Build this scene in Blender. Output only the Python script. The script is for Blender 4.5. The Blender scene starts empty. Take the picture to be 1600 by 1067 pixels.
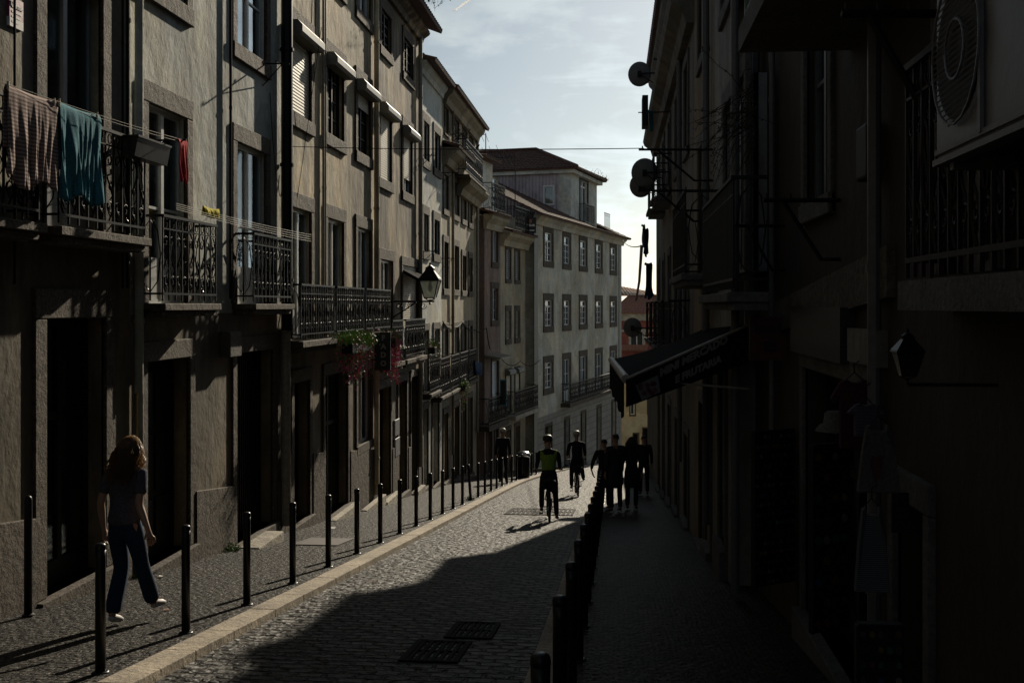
import bpy, bmesh, math, random
from mathutils import Vector, Matrix
R = random.Random(7)
sc = bpy.context.scene
COL = sc.collection
rad = math.radians
# ------------------------------------------------------------------ camera geometry
FPX = 1700.0; YH = 478.0
AA = math.atan(160 / FPX); ca, sa = math.cos(AA), math.sin(AA)
SL = 0.117
def G(u): return -1.71 - SL * u
def cw(xc, zc, z=0): return (xc * ca - zc * sa, xc * sa + zc * ca, z)
def pw(px, py, zc): return cw((px - 800) / FPX * zc, zc, (YH - py) / FPX * zc)
def zcof(v, u): return -v * sa + u * ca
def pv(px, py, v):
    """point seen at px,py lying on the vertical plane x=v"""
    zc = v * FPX / (ca * (px - 960)); return pw(px, py, zc)

# ------------------------------------------------------------------ materials
def mat(name, base=(.5, .5, .5), rough=.8, metal=0., spec=.5, build=None):
    m = bpy.data.materials.new(name); m.use_nodes = True
    nt = m.node_tree; b = nt.nodes['Principled BSDF']
    b.inputs['Base Color'].default_value = (*base, 1)
    b.inputs['Roughness'].default_value = rough
    b.inputs['Metallic'].default_value = metal
    b.inputs['Specular IOR Level'].default_value = spec
    if build: build(nt, b, base)
    return m
def N(nt, t, **k):
    n = nt.nodes.new(t)
    for a, v in k.items():
        if a in n.inputs.keys(): n.inputs[a].default_value = v
        else: setattr(n, a, v)
    return n
def L(nt, a, b): nt.links.new(a, b)
def coords(nt, scale=(1, 1, 1), rot=(0, 0, 0)):
    g = N(nt, 'ShaderNodeNewGeometry'); mp = N(nt, 'ShaderNodeMapping')
    mp.inputs['Scale'].default_value = scale; mp.inputs['Rotation'].default_value = rot
    L(nt, g.outputs['Position'], mp.inputs['Vector']); return mp.outputs['Vector']
def noise(nt, vec, scale, detail=6, rough=.6):
    n = N(nt, 'ShaderNodeTexNoise'); n.inputs['Scale'].default_value = scale
    n.inputs['Detail'].default_value = detail; n.inputs['Roughness'].default_value = rough
    L(nt, vec, n.inputs['Vector']); return n.outputs['Fac']
def ramp(nt, fac, stops):
    r = N(nt, 'ShaderNodeValToRGB'); L(nt, fac, r.inputs['Fac'])
    e = r.color_ramp.elements
    while len(e) < len(stops): e.new(.5)
    for i, (p, c) in enumerate(stops):
        e[i].position = p; e[i].color = (*c, 1) if len(c) == 3 else c
    return r.outputs['Color']
def mix(nt, fac, a, b, mode='MIX'):
    m = N(nt, 'ShaderNodeMix', data_type='RGBA', blend_type=mode)
    def put(s, v):
        if isinstance(v, (tuple, list)): s.default_value = (*v, 1) if len(v) == 3 else v
        elif isinstance(v, (int, float)): s.default_value = v
        else: L(nt, v, s)
    put(m.inputs[0], fac); put(m.inputs[6], a); put(m.inputs[7], b); return m.outputs[2]
def bump(nt, b, h, strength=.5, dist=.02, prev=None):
    bp = N(nt, 'ShaderNodeBump'); bp.inputs['Strength'].default_value = strength
    bp.inputs['Distance'].default_value = dist; L(nt, h, bp.inputs['Height'])
    if prev is not None: L(nt, prev, bp.inputs['Normal'])
    L(nt, bp.outputs['Normal'], b.inputs['Normal']); return bp.outputs['Normal']
def sc3(c, k): return tuple(x * k for x in c)

def plaster(name, base, stain=.5, dark=(.07, .06, .045), rough=.85, streak=1.0, seed=0):
    def bld(nt, b, base):
        v = coords(nt); 
        off = N(nt, 'ShaderNodeMapping'); off.inputs['Location'].default_value = (seed * 7.3, seed * 3.1, seed * 5.7)
        L(nt, v, off.inputs['Vector']); v = off.outputs['Vector']
        st = N(nt, 'ShaderNodeMapping'); st.inputs['Scale'].default_value = (1.3, 1.3, .28); L(nt, v, st.inputs['Vector'])
        blot = noise(nt, v, .9, 8, .65); fine = noise(nt, v, 9, 6, .7)
        strk = noise(nt, st.outputs['Vector'], 1.3 * streak, 7, .62)
        c = ramp(nt, blot, [(.3, sc3(base, .58)), (.5, base), (.7, sc3(base, 1.22))])
        pat = ramp(nt, noise(nt, v, .45, 9, .5), [(.535, (1, 1, 1)), (.545, (.70, .68, .63))]); c = mix(nt, .8, c, pat, 'MULTIPLY')
        warm = ramp(nt, noise(nt, v, .8, 4, .5), [(.4, (1.06, 1, .9)), (.6, (.95, 1, 1.03))]); c = mix(nt, 1., c, warm, 'MULTIPLY')
        f1 = ramp(nt, strk, [(.47 - (.08 if stain > .9 else 0), (0, 0, 0)), (.64 - (.1 if stain > .9 else 0), (1, 1, 1))])
        f1m = mix(nt, 1., f1, (stain, stain, stain), 'MULTIPLY')
        c = mix(nt, f1m, c, dark)
        c = mix(nt, .45, c, ramp(nt, fine, [(.3, (.35, .35, .35)), (.7, (.95, .95, .95))]), 'MULTIPLY')
        chip = noise(nt, v, 3.1, 10, .75)
        f2 = ramp(nt, chip, [(.64, (0, 0, 0)), (.67, (.8, .8, .8))])
        c = mix(nt, f2, c, sc3(base, .5))
        L(nt, c, b.inputs['Base Color'])
        sw = N(nt, 'ShaderNodeMapping'); sw.inputs['Scale'].default_value = (1, 1, .75); L(nt, v, sw.inputs['Vector'])
        wide = noise(nt, sw.outputs['Vector'], 2.6, 7, .62)
        n1 = bump(nt, b, wide, .5, .05)
        n2 = bump(nt, b, fine, .4, .010, n1)
        bump(nt, b, f2, .5, -.01, n2)
    return mat(name, base, rough, build=bld)
def stone(name, base, sp=.6, rough=.85):
    def bld(nt, b, base):
        v = coords(nt); a = noise(nt, v, 2, 6, .6); f = noise(nt, v, 26, 5, .75)
        c = ramp(nt, a, [(.3, sc3(base, .6)), (.7, sc3(base, 1.35))])
        c = mix(nt, sp, c, ramp(nt, f, [(.36, (.12, .11, .1)), (.5, (.8, .8, .8)), (.7, (2.0, 1.9, 1.7))]), 'MULTIPLY')
        L(nt, c, b.inputs['Base Color'])
        n1 = bump(nt, b, f, .8, .02); bump(nt, b, noise(nt, v, 7, 5, .6), .7, .04, n1)
    return mat(name, base, rough, build=bld)
def rough_paint(name, base, rough=.5, metal=0., k=.35, s=14, spec=.5):
    def bld(nt, b, base):
        v = coords(nt); f = noise(nt, v, s, 6, .7)
        L(nt, ramp(nt, f, [(.35, sc3(base, 1 - k)), (.65, sc3(base, 1 + k * .6))]), b.inputs['Base Color'])
        bump(nt, b, f, .3, .004)
    return mat(name, base, rough, metal, spec, build=bld)
def fabric(name, base, stripes=None, s=60):
    def bld(nt, b, base):
        v = coords(nt); f = noise(nt, v, s, 3, .6)
        c = ramp(nt, f, [(.3, sc3(base, .6)), (.7, sc3(base, 1.3))])
        if stripes:
            w = N(nt, 'ShaderNodeTexWave', wave_type='BANDS', bands_direction='Z'); w.inputs['Scale'].default_value = stripes[1]
            w.inputs['Distortion'].default_value = .6
            L(nt, v, w.inputs['Vector'])
            c = mix(nt, ramp(nt, w.outputs['Fac'], [(.4, (0, 0, 0)), (.6, (1, 1, 1))]), c, stripes[0])
        L(nt, c, b.inputs['Base Color']); bump(nt, b, f, .4, .004)
    return mat(name, base, .95, spec=.2, build=bld)

MT = {}
MT['pl_a'] = plaster('plaster_olive', (.37, .33, .245), .45, seed=1)
MT['pl_b'] = plaster('plaster_blue_grey', (.60, .62, .57), .35, dark=(.16, .13, .09), seed=2)
MT['pl_c'] = plaster('plaster_cream', (.72, .60, .41), .9, dark=(.13, .095, .06), seed=3, streak=.6)
MT['pl_d'] = plaster('plaster_worn', (.62, .49, .32), .95, dark=(.06, .045, .03), seed=4, streak=.75)
MT['pl_e'] = plaster('plaster_white', (.72, .73, .68), .2, dark=(.3, .28, .24), seed=5)
MT['pl_g'] = plaster('plaster_brown', (.37, .31, .21), .5, dark=(.1, .08, .06), seed=6)
MT['pl_h'] = plaster('plaster_pink', (.33, .23, .20), .4, seed=7)
MT['pl_i'] = plaster('plaster_beige', (.52, .45, .33), .2, seed=8)
MT['pl_f'] = plaster('plaster_pale_grey', (.70, .66, .57), .25, dark=(.25, .22, .18), seed=9)
MT['pl_fs'] = plaster('plaster_mauve', (.30, .25, .27), .3, seed=10)
MT['pl_y'] = plaster('plaster_yellow', (.50, .42, .28), .1, seed=11)
MT['pl_r'] = plaster('plaster_red', (.30, .085, .07), .1, seed=12)
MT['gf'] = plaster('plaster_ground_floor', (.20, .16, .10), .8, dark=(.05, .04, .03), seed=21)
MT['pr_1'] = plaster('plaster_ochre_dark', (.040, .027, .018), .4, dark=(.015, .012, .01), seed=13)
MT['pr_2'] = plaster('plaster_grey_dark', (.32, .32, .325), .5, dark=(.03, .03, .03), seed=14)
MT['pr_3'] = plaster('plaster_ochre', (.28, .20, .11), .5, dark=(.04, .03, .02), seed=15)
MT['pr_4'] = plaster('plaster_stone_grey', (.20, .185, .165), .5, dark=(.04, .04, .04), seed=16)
MT['stone'] = stone('carved_stone', (.085, .064, .044), .95)
MT['kerb'] = stone('kerb_stone', (.34, .285, .215), .4)
MT['stone_l'] = stone('pale_stone', (.42, .38, .31), .4)
MT['stone_d'] = stone('dark_stone', (.10, .088, .075))
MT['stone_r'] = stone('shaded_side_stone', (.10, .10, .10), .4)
MT['iron'] = rough_paint('black_iron', (.005, .005, .006), .42, spec=.16)
MT['iron_r'] = rough_paint('old_black_iron', (.006, .006, .007), .6, spec=.3)
MT['steel'] = rough_paint('dark_steel_paint', (.009, .010, .013), .36, spec=.3)
MT['white'] = rough_paint('white_window_paint', (.62, .62, .6), .45, k=.15)
MT['grey_f'] = rough_paint('grey_window_paint', (.24, .25, .26), .4, k=.15)
MT['dark_w'] = rough_paint('dark_door_wood', (.007, .007, .008), .6, k=.5, spec=.15)
MT['glass'] = mat('window_glass', (.008, .010, .013), .06, spec=.8,
    build=lambda nt, b, c: bump(nt, b, noise(nt, coords(nt), 1.6, 2, .5), .1, .02))
MT['shut'] = rough_paint('shutter_beige', (.50, .43, .32), .6, k=.1)
MT['box'] = rough_paint('shutter_box_grey', (.14, .14, .12), .55, k=.2)
MT['pipe'] = rough_paint('pipe_grey_brown', (.26, .23, .18), .55, k=.3)
MT['pipe_w'] = rough_paint('pipe_white', (.10, .10, .11), .5, k=.2)
MT['cable'] = rough_paint('cable_black', (.02, .02, .022), .8, spec=.1)
MT['line'] = rough_paint('clothes_line_white', (.38, .35, .27), .7, k=.1)
MT['rust'] = rough_paint('rusty_plate', (.028, .015, .010), .7, k=.5)
def _tile(nt, b, base):
    v = coords(nt); a = noise(nt, v, 5, 6, .7)
    L(nt, ramp(nt, a, [(.3, (.07, .03, .02)), (.5, base), (.75, (.20, .10, .065))]), b.inputs['Base Color'])
    bump(nt, b, noise(nt, v, 20, 4), .5, .01)
MT['tile'] = mat('clay_roof_tile', (.095, .048, .035), .85, build=_tile)
MT['tile_o'] = mat('clay_roof_tile_orange', (.32, .15, .10), .85)
def _leaf(nt, b, base):
    a = noise(nt, coords(nt), 14, 3)
    L(nt, ramp(nt, a, [(.35, sc3(base, .5)), (.65, sc3(base, 1.5))]), b.inputs['Base Color'])
MT['leaf'] = mat('leaf_green', (.17, .28, .05), .6, build=_leaf)
MT['leaf_d'] = mat('leaf_dry', (.035, .04, .02), .8, build=_leaf)
MT['petal'] = mat('petal_magenta', (.75, .08, .30), .6, build=_leaf)
MT['twig'] = mat('twig_brown', (.03, .022, .016), .9)
MT['towel_b'] = fabric('towel_brown_stripes', (.20, .14, .125), ((.42, .33, .30), 9.5))
MT['towel_t'] = fabric('towel_teal', (.055, .20, .25))
MT['towel_tb'] = fabric('towel_dark_blue', (.02, .05, .11))
MT['red_c'] = fabric('cloth_red', (.55, .02, .03)); MT['yel_c'] = fabric('cloth_yellow', (.60, .50, .04))
MT['skin'] = mat('skin', (.33, .19, .13), .5); 
MT['hair'] = mat('hair_brown', (.13, .08, .04), .42)
MT['hair_d'] = mat('hair_dark', (.02, .015, .012), .5); MT['hair_g'] = mat('hair_grey', (.4, .37, .33), .5)
MT['tee'] = fabric('tee_lilac_grey', (.075, .07, .09)); MT['jean'] = fabric('jeans_blue', (.012, .028, .062))
MT['vest'] = fabric('hi_vis_vest', (.20, .30, .045)); MT['dark_c'] = fabric('dark_clothes', (.015, .015, .02))
MT['navy'] = fabric('navy_clothes', (.02, .025, .04)); MT['shoe'] = mat('shoe_white', (.45, .44, .42), .6)
MT['shoe_d'] = mat('shoe_black', (.012, .012, .012), .5)
MT['rubber'] = mat('rubber_black', (.01, .01, .01), .7); MT['chrome'] = mat('chrome', (.5, .5, .5), .25, 1.)
MT['dish'] = rough_paint('dish_grey', (.13, .135, .14), .6, k=.2)
MT['interior'] = rough_paint('room_interior_dark', (.045, .043, .04), .9)
MT['lglass_d'] = mat('dark_lantern_glass', (.012, .013, .014), .2)
MT['awn'] = fabric('awning_dark', (.008, .008, .011)); MT['awn'].node_tree.nodes['Principled BSDF'].inputs['Specular IOR Level'].default_value = .03; MT['awn_r'] = rough_paint('awning_roller', (.26, .24, .21), .5, k=.2)
MT['letter'] = rough_paint('awning_letters', (.13, .125, .12), .8, k=.1)
MT['letter_f'] = rough_paint('sign_letters_grey', (.30, .28, .25), .7, k=.1)
MT['sign_b'] = rough_paint('sign_black', (.008, .008, .009), .5, k=.3)
MT['sign_r'] = rough_paint('sign_red_board', (.085, .012, .016), .6, k=.3)
MT['alarm'] = rough_paint('alarm_sign_maroon', (.28, .03, .09), .4, k=.1)
MT['paper'] = rough_paint('paper_white', (.7, .68, .66), .6, k=.05)
MT['ac'] = rough_paint('ac_grey', (.04, .04, .045), .4, k=.1, spec=.4); MT['blueglass'] = mat('lantern_glass', (.45, .47, .42), .12, spec=.6)
def _lg(nt, b, c):
    b.inputs['Transmission Weight'].default_value = .75; b.inputs['IOR'].default_value = 1.15; b.inputs['Roughness'].default_value = .35
_lg(None, MT['blueglass'].node_tree.nodes['Principled BSDF'], None); MT['blueglass'].node_tree.nodes['Principled BSDF'].inputs['Base Color'].default_value = (.8, .84, .78, 1)
em = mat('tube_light', (.6, .9, .95)); em.node_tree.nodes['Principled BSDF'].inputs['Emission Color'].default_value = (.35, .8, .9, 1)
em.node_tree.nodes['Principled BSDF'].inputs['Emission Strength'].default_value = .22; MT['tube'] = em
MT['clad'] = None
def _clad(nt, b, base):
    v = coords(nt); w = N(nt, 'ShaderNodeTexWave', wave_type='BANDS', bands_direction='X'); w.inputs['Scale'].default_value = 1.6
    L(nt, v, w.inputs['Vector'])
    L(nt, ramp(nt, noise(nt, v, 2, 5), [(.3, sc3(base, .7)), (.7, sc3(base, 1.2))]), b.inputs['Base Color'])
    bump(nt, b, w.outputs['Fac'], .8, .05)
MT['clad'] = mat('corrugated_cladding', (.42, .36, .385), .7, build=_clad)
def _block(nt, b, base):
    g = coords(nt); sx = N(nt, 'ShaderNodeSeparateXYZ'); L(nt, g, sx.inputs[0]); cb = N(nt, 'ShaderNodeCombineXYZ')
    L(nt, sx.outputs['Y'], cb.inputs['X']); L(nt, sx.outputs['Z'], cb.inputs['Y'])
    br = N(nt, 'ShaderNodeTexBrick'); br.inputs['Scale'].default_value = 1; br.inputs['Brick Width'].default_value = .9
    br.inputs['Row Height'].default_value = .35; br.inputs['Mortar Size'].default_value = .015
    br.inputs['Color1'].default_value = (*base, 1); br.inputs['Color2'].default_value = (*sc3(base, .8), 1); br.inputs['Mortar'].default_value = (*sc3(base, .4), 1)
    L(nt, cb.outputs[0], br.inputs['Vector']); L(nt, br.outputs['Color'], b.inputs['Base Color']); bump(nt, b, br.outputs['Fac'], .6, -.02)
MT['block'] = mat('stone_blocks', (.30, .28, .24), .85, build=_block)
def _glassy(m, tint, refl):
    nt = m.node_tree; b = nt.nodes['Principled BSDF']; out = nt.nodes['Material Output']
    tr = N(nt, 'ShaderNodeBsdfTransparent'); tr.inputs['Color'].default_value = (*tint, 1)
    gl = N(nt, 'ShaderNodeBsdfGlossy'); gl.inputs['Roughness'].default_value = .04; gl.inputs['Color'].default_value = (.9, .95, 1, 1)
    bp = N(nt, 'ShaderNodeBump'); bp.inputs['Strength'].default_value = .12; bp.inputs['Distance'].default_value = .02; L(nt, noise(nt, coords(nt), 1.4, 2, .5), bp.inputs['Height']); L(nt, bp.outputs['Normal'], gl.inputs['Normal'])
    lw = N(nt, 'ShaderNodeLayerWeight'); lw.inputs['Blend'].default_value = .5; pw_ = N(nt, 'ShaderNodeMath', operation='POWER'); L(nt, lw.outputs['Facing'], pw_.inputs[0]); pw_.inputs[1].default_value = 5; f0 = ((refl - 1) / (refl + 1)) ** 2
    fr = N(nt, 'ShaderNodeMath', operation='MULTIPLY_ADD'); L(nt, pw_.outputs[0], fr.inputs[0]); fr.inputs[1].default_value = (1 - f0) * .8; fr.inputs[2].default_value = f0; mx = N(nt, 'ShaderNodeMixShader')
    L(nt, fr.outputs[0], mx.inputs[0]); L(nt, tr.outputs[0], mx.inputs[1]); L(nt, gl.outputs[0], mx.inputs[2]); L(nt, mx.outputs[0], out.inputs['Surface'])
_glassy(MT['glass'], (.72, .80, .84), 1.6)
MT['glass_b'] = mat('window_glass_shiny', (.01, .01, .01)); _glassy(MT['glass_b'], (.5, .6, .65), 3.2)
MT['curtain'] = fabric('curtain_cloth', (.5, .58, .6))
def _hair(m):
    nt = m.node_tree; b = nt.nodes['Principled BSDF']; out = nt.nodes['Material Output']; tl = N(nt, 'ShaderNodeBsdfTranslucent'); tl.inputs['Color'].default_value = (.75, .5, .24, 1)
    mx = N(nt, 'ShaderNodeMixShader'); mx.inputs[0].default_value = .4; L(nt, b.outputs[0], mx.inputs[1]); L(nt, tl.outputs[0], mx.inputs[2]); L(nt, mx.outputs[0], out.inputs['Surface'])
_hair(MT['hair'])
MT['vapour'] = mat('ice_vapour', (.9, .9, .9)); _hair(MT['vapour']); MT['vapour'].node_tree.nodes['Translucent BSDF'].inputs['Color'].default_value = (1, 1, 1, 1); MT['vapour'].node_tree.nodes['Mix Shader'].inputs[0].default_value = .9
# ground materials --------------------------------------------------
def _sett(w, h, dist, basec, rg, amp):
    def bld(nt, b, base):
        v = coords(nt)
        nz = N(nt, 'ShaderNodeTexNoise'); nz.inputs['Scale'].default_value = 1.3; nz.inputs['Detail'].default_value = 3; L(nt, v, nz.inputs['Vector'])
        sub = N(nt, 'ShaderNodeVectorMath', operation='SUBTRACT'); L(nt, nz.outputs['Color'], sub.inputs[0]); sub.inputs[1].default_value = (.5, .5, .5)
        scl = N(nt, 'ShaderNodeVectorMath', operation='SCALE'); L(nt, sub.outputs[0], scl.inputs[0]); scl.inputs['Scale'].default_value = dist
        nz2 = N(nt, 'ShaderNodeTexNoise'); nz2.inputs['Scale'].default_value = 14; nz2.inputs['Detail'].default_value = 2; L(nt, v, nz2.inputs['Vector'])
        sub2 = N(nt, 'ShaderNodeVectorMath', operation='SUBTRACT'); L(nt, nz2.outputs['Color'], sub2.inputs[0]); sub2.inputs[1].default_value = (.5, .5, .5)
        scl2 = N(nt, 'ShaderNodeVectorMath', operation='SCALE'); L(nt, sub2.outputs[0], scl2.inputs[0]); scl2.inputs['Scale'].default_value = .05
        ad = N(nt, 'ShaderNodeVectorMath', operation='ADD'); L(nt, v, ad.inputs[0]); L(nt, scl.outputs[0], ad.inputs[1])
        ad2 = N(nt, 'ShaderNodeVectorMath', operation='ADD'); L(nt, ad.outputs[0], ad2.inputs[0]); L(nt, scl2.outputs[0], ad2.inputs[1])
        br = N(nt, 'ShaderNodeTexBrick'); br.inputs['Scale'].default_value = 1; br.inputs['Brick Width'].default_value = w
        br.inputs['Row Height'].default_value = h; br.inputs['Mortar Size'].default_value = h * .17; br.inputs['Mortar Smooth'].default_value = .6
        br.inputs['Color1'].default_value = (*sc3(base, .5), 1); br.inputs['Color2'].default_value = (*sc3(base, 1.8), 1); br.inputs['Mortar'].default_value = (.007, .006, .005, 1)
        L(nt, ad2.outputs[0], br.inputs['Vector'])
        big = noise(nt, v, .6, 5, .6)
        c = mix(nt, .6, br.outputs['Color'], ramp(nt, big, [(.35, (.55, .5, .42)), (.65, (1.1, 1.1, 1.1))]), 'MULTIPLY')
        fine = noise(nt, v, 45, 4, .7)
        c = mix(nt, .5, c, ramp(nt, fine, [(.35, (.45, .45, .45)), (.65, (1.3, 1.3, 1.3))]), 'MULTIPLY')
        L(nt, c, b.inputs['Base Color'])
        bmp = N(nt, 'ShaderNodeMath', operation='SUBTRACT'); L(nt, noise(nt, ad2.outputs[0], 1 / h * 1.1, 2, .5), bmp.inputs[0]); L(nt, br.outputs['Fac'], bmp.inputs[1])
        n1 = bump(nt, b, bmp.outputs[0], 1., amp); bump(nt, b, fine, .6, .006, n1)
        L(nt, ramp(nt, fine, [(.3, (rg, rg, rg)), (.7, (min(1, rg + .3),) * 3)]), b.inputs['Roughness'])
    return bld
MT['road'] = mat('granite_setts', (.068, .065, .062), .5, spec=.13, build=_sett(.21, .135, .14, None, .44, .10))
MT['walk'] = mat('small_cobbles', (.034, .030, .025), .5, spec=.12, build=_sett(.09, .07, .07, None, .45, .045))
MT['terrain'] = rough_paint('terrain_earth', (.08, .075, .06), .9, k=.3, s=.1)

# ------------------------------------------------------------------ mesh builder
class MB:
    def __init__(s, T=None): s.v = []; s.f = []; s.T = T; s.mi = []; s.cur = 0
    def V(s, p):
        s.v.append(s.T(*p) if s.T else tuple(p)); return len(s.v) - 1
    def face(s, pts):
        s.f.append([s.V(p) for p in pts]); s.mi.append(s.cur); return s
    def idx(s, f): s.f.append(list(f)); s.mi.append(s.cur)
    def box(s, a0, a1, b0, b1, c0, c1):
        i = [s.V((a, b, c)) for c in (c0, c1) for b in (b0, b1) for a in (a0, a1)]
        for q in ((0, 1, 3, 2), (4, 6, 7, 5), (0, 4, 5, 1), (2, 3, 7, 6), (0, 2, 6, 4), (1, 5, 7, 3)): s.idx([i[k] for k in q])
        return s
    def prism(s, poly, vec):
        """poly: list of 3d pts, extruded by vec"""
        n = len(poly); a = [s.V(p) for p in poly]; b = [s.V(tuple(p[k] + vec[k] for k in range(3))) for p in poly]
        s.idx(a[::-1]); s.idx(b)
        for k in range(n): s.idx([a[k], a[(k + 1) % n], b[(k + 1) % n], b[k]])
        return s
    def tube(s, path, r, n=5, r2=None, cap=True):
        P = [Vector(s.T(*p)) if s.T else Vector(p) for p in path]
        rings = []; m = len(P); prev = None
        for k, p in enumerate(P):
            d = (P[min(k + 1, m - 1)] - P[max(k - 1, 0)])
            if d.length < 1e-9: d = Vector((0, 0, 1))
            d.normalize()
            if prev is None:
                a = d.orthogonal().normalized()
            else:
                a = prev - d * prev.dot(d)
                a = a.normalized() if a.length > 1e-6 else d.orthogonal().normalized()
            prev = a; b = d.cross(a); rr = r if r2 is None else r + (r2 - r) * k / max(1, m - 1)
            ring = []
            for j in range(n):
                t = 2 * math.pi * j / n + math.pi / 4
                q = p + (a * math.cos(t) + b * math.sin(t)) * rr
                s.v.append(tuple(q)); ring.append(len(s.v) - 1)
            rings.append(ring)
        for k in range(m - 1):
            for j in range(n): s.idx([rings[k][j], rings[k][(j + 1) % n], rings[k + 1][(j + 1) % n], rings[k + 1][j]])
        if cap: s.idx(rings[0][::-1]); s.idx(rings[-1])
        return s
    def lathe(s, prof, c=(0, 0, 0), n=14):
        rings = []
        for r, z in prof:
            rings.append([s.V((c[0] + r * math.cos(2 * math.pi * j / n), c[1] + r * math.sin(2 * math.pi * j / n), c[2] + z)) for j in range(n)])
        for k in range(len(rings) - 1):
            for j in range(n): s.idx([rings[k][j], rings[k][(j + 1) % n], rings[k + 1][(j + 1) % n], rings[k + 1][j]])
        s.idx(rings[0][::-1]); s.idx(rings[-1]); return s
    def grid(s, fn, nu, nv):
        i = [[s.V(fn(a / nu, b / nv)) for b in range(nv + 1)] for a in range(nu + 1)]
        for a in range(nu):
            for b in range(nv): s.idx([i[a][b], i[a + 1][b], i[a + 1][b + 1], i[a][b + 1]])
        return s
    def build(s, name, m, parent=None, org=None, smooth=False, norm=True, solid=0, bev=0):
        me = bpy.data.meshes.new(name)
        o3 = org if org else (parent.get('_o') if parent and parent.get('_o') is not None else (0, 0, 0))
        me.from_pydata([(p[0] - o3[0], p[1] - o3[1], p[2] - o3[2]) for p in s.v], [], s.f)
        ms = m if isinstance(m, (list, tuple)) else [m]
        for q in ms: me.materials.append(MT[q] if isinstance(q, str) else q)
        if len(ms) > 1: me.polygons.foreach_set('material_index', s.mi)
        if norm:
            bm = bmesh.new(); bm.from_mesh(me)
            bmesh.ops.recalc_face_normals(bm, faces=bm.faces); bm.to_mesh(me); bm.free()
        if smooth: me.shade_smooth()
        o = bpy.data.objects.new(name, me); COL.objects.link(o)
        if solid:
            md = o.modifiers.new('t', 'SOLIDIFY'); md.thickness = solid; md.offset = 0
        if bev:
            md = o.modifiers.new('b', 'BEVEL'); md.width = bev; md.segments = 2; md.limit_method = 'ANGLE'
        if parent:
            o.parent = parent; o['_o'] = o3
        elif org: o.location = org
        return o
def tag(o, label=None, cat=None, group=None, kind=None):
    if label: o['label'] = label
    if cat: o['category'] = cat
    if group: o['group'] = group
    if kind: o['kind'] = kind
    return o
def thing(name, label, cat, loc, group=None, rz=0):
    o = bpy.data.objects.new(name, None); COL.objects.link(o); o.location = loc; o.empty_display_size = .2
    o.rotation_euler.z = rz; o['_o'] = tuple(loc) if rz == 0 else (0, 0, 0)
    return tag(o, label, cat, group)
def localthing(name, label, cat, loc, group=None, rz=0):
    o = thing(name, label, cat, loc, group, rz); o['_o'] = (0., 0., 0.); return o
def single(mb, name, m, label, cat, group=None, **k):
    """a one-mesh thing in world coordinates, origin at its lowest point"""
    lo = min(mb.v, key=lambda p: p[2])
    return tag(mb.build(name, m, org=tuple(lo), **k), label, cat, group)
def copy_tree(o, parent=None):
    c = o.copy(); COL.objects.link(c); c.parent = parent
    for ch in list(o.children): copy_tree(ch, c)
    return c
def text_mesh(txt, size, depth=.01, bold=.0, sx=1):
    cu = bpy.data.curves.new('t', 'FONT'); cu.body = txt; cu.size = size; cu.extrude = depth; cu.offset = bold; cu.resolution_u = 2
    cu.align_x = 'CENTER'; cu.align_y = 'CENTER'
    ob = bpy.data.objects.new('t', cu); COL.objects.link(ob)
    me = bpy.data.meshes.new_from_object(ob.evaluated_get(bpy.context.evaluated_depsgraph_get()))
    vs = [(v.co.x * sx, v.co.y, v.co.z) for v in me.vertices]; fs = [list(p.vertices) for p in me.polygons]
    bpy.data.objects.remove(ob); bpy.data.curves.remove(cu); bpy.data.meshes.remove(me)
    return vs, fs
def add_text(mb, txt, size, T, depth=.01, bold=0., sx=1):
    """T maps (x right, y up, z toward viewer) to world"""
    vs, fs = text_mesh(txt, size, depth, bold, sx); b = len(mb.v)
    for v in vs: mb.v.append(T(*v))
    for f in fs: mb.f.append([b + k for k in f]); mb.mi.append(mb.cur)

# ------------------------------------------------------------------ facade frames
class Fac:
    def __init__(s, O, d, n): s.O, s.d, s.n = O, d, n
    def T(s, a, r, z): return (s.O[0] + s.d[0] * a + s.n[0] * r, s.O[1] + s.d[1] * a + s.n[1] * r, z)
    def S(s, px, r=0.):
        k = (px - 800) / FPX
        def e(v, u): return (v * ca + u * sa) - k * (-v * sa + u * ca)
        b = e(s.O[0] + s.n[0] * r, s.O[1] + s.n[1] * r); a = e(s.d[0], s.d[1]); return -b / a
    def Z(s, px, py, r=0.):
        p = s.T(s.S(px, r), r, 0); return (YH - py) / FPX * zcof(p[0], p[1])
    def M(s): return MB(s.T)
    def g(s, a, r=0): return G(s.T(a, r, 0)[1])
LW = Fac((-5.5, 0), (0, 1), (-1, 0))
RN = Fac((1.6, 0), (0, 1), (1, 0))
RF = Fac((1.33, 0), (0, 1), (1, 0))
def ang(fa, x0, z0, t):
    O = cw((x0 - 800) / FPX * z0, z0); d = cw(math.sin(t), math.cos(t)); n = cw(-math.cos(t), math.sin(t))
    return Fac(O[:2], d[:2], n[:2])
FF = ang(0, 836, 51.5, math.atan(.3235))
HF = ang(0, 757, 44.5, math.atan(.265))

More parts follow.
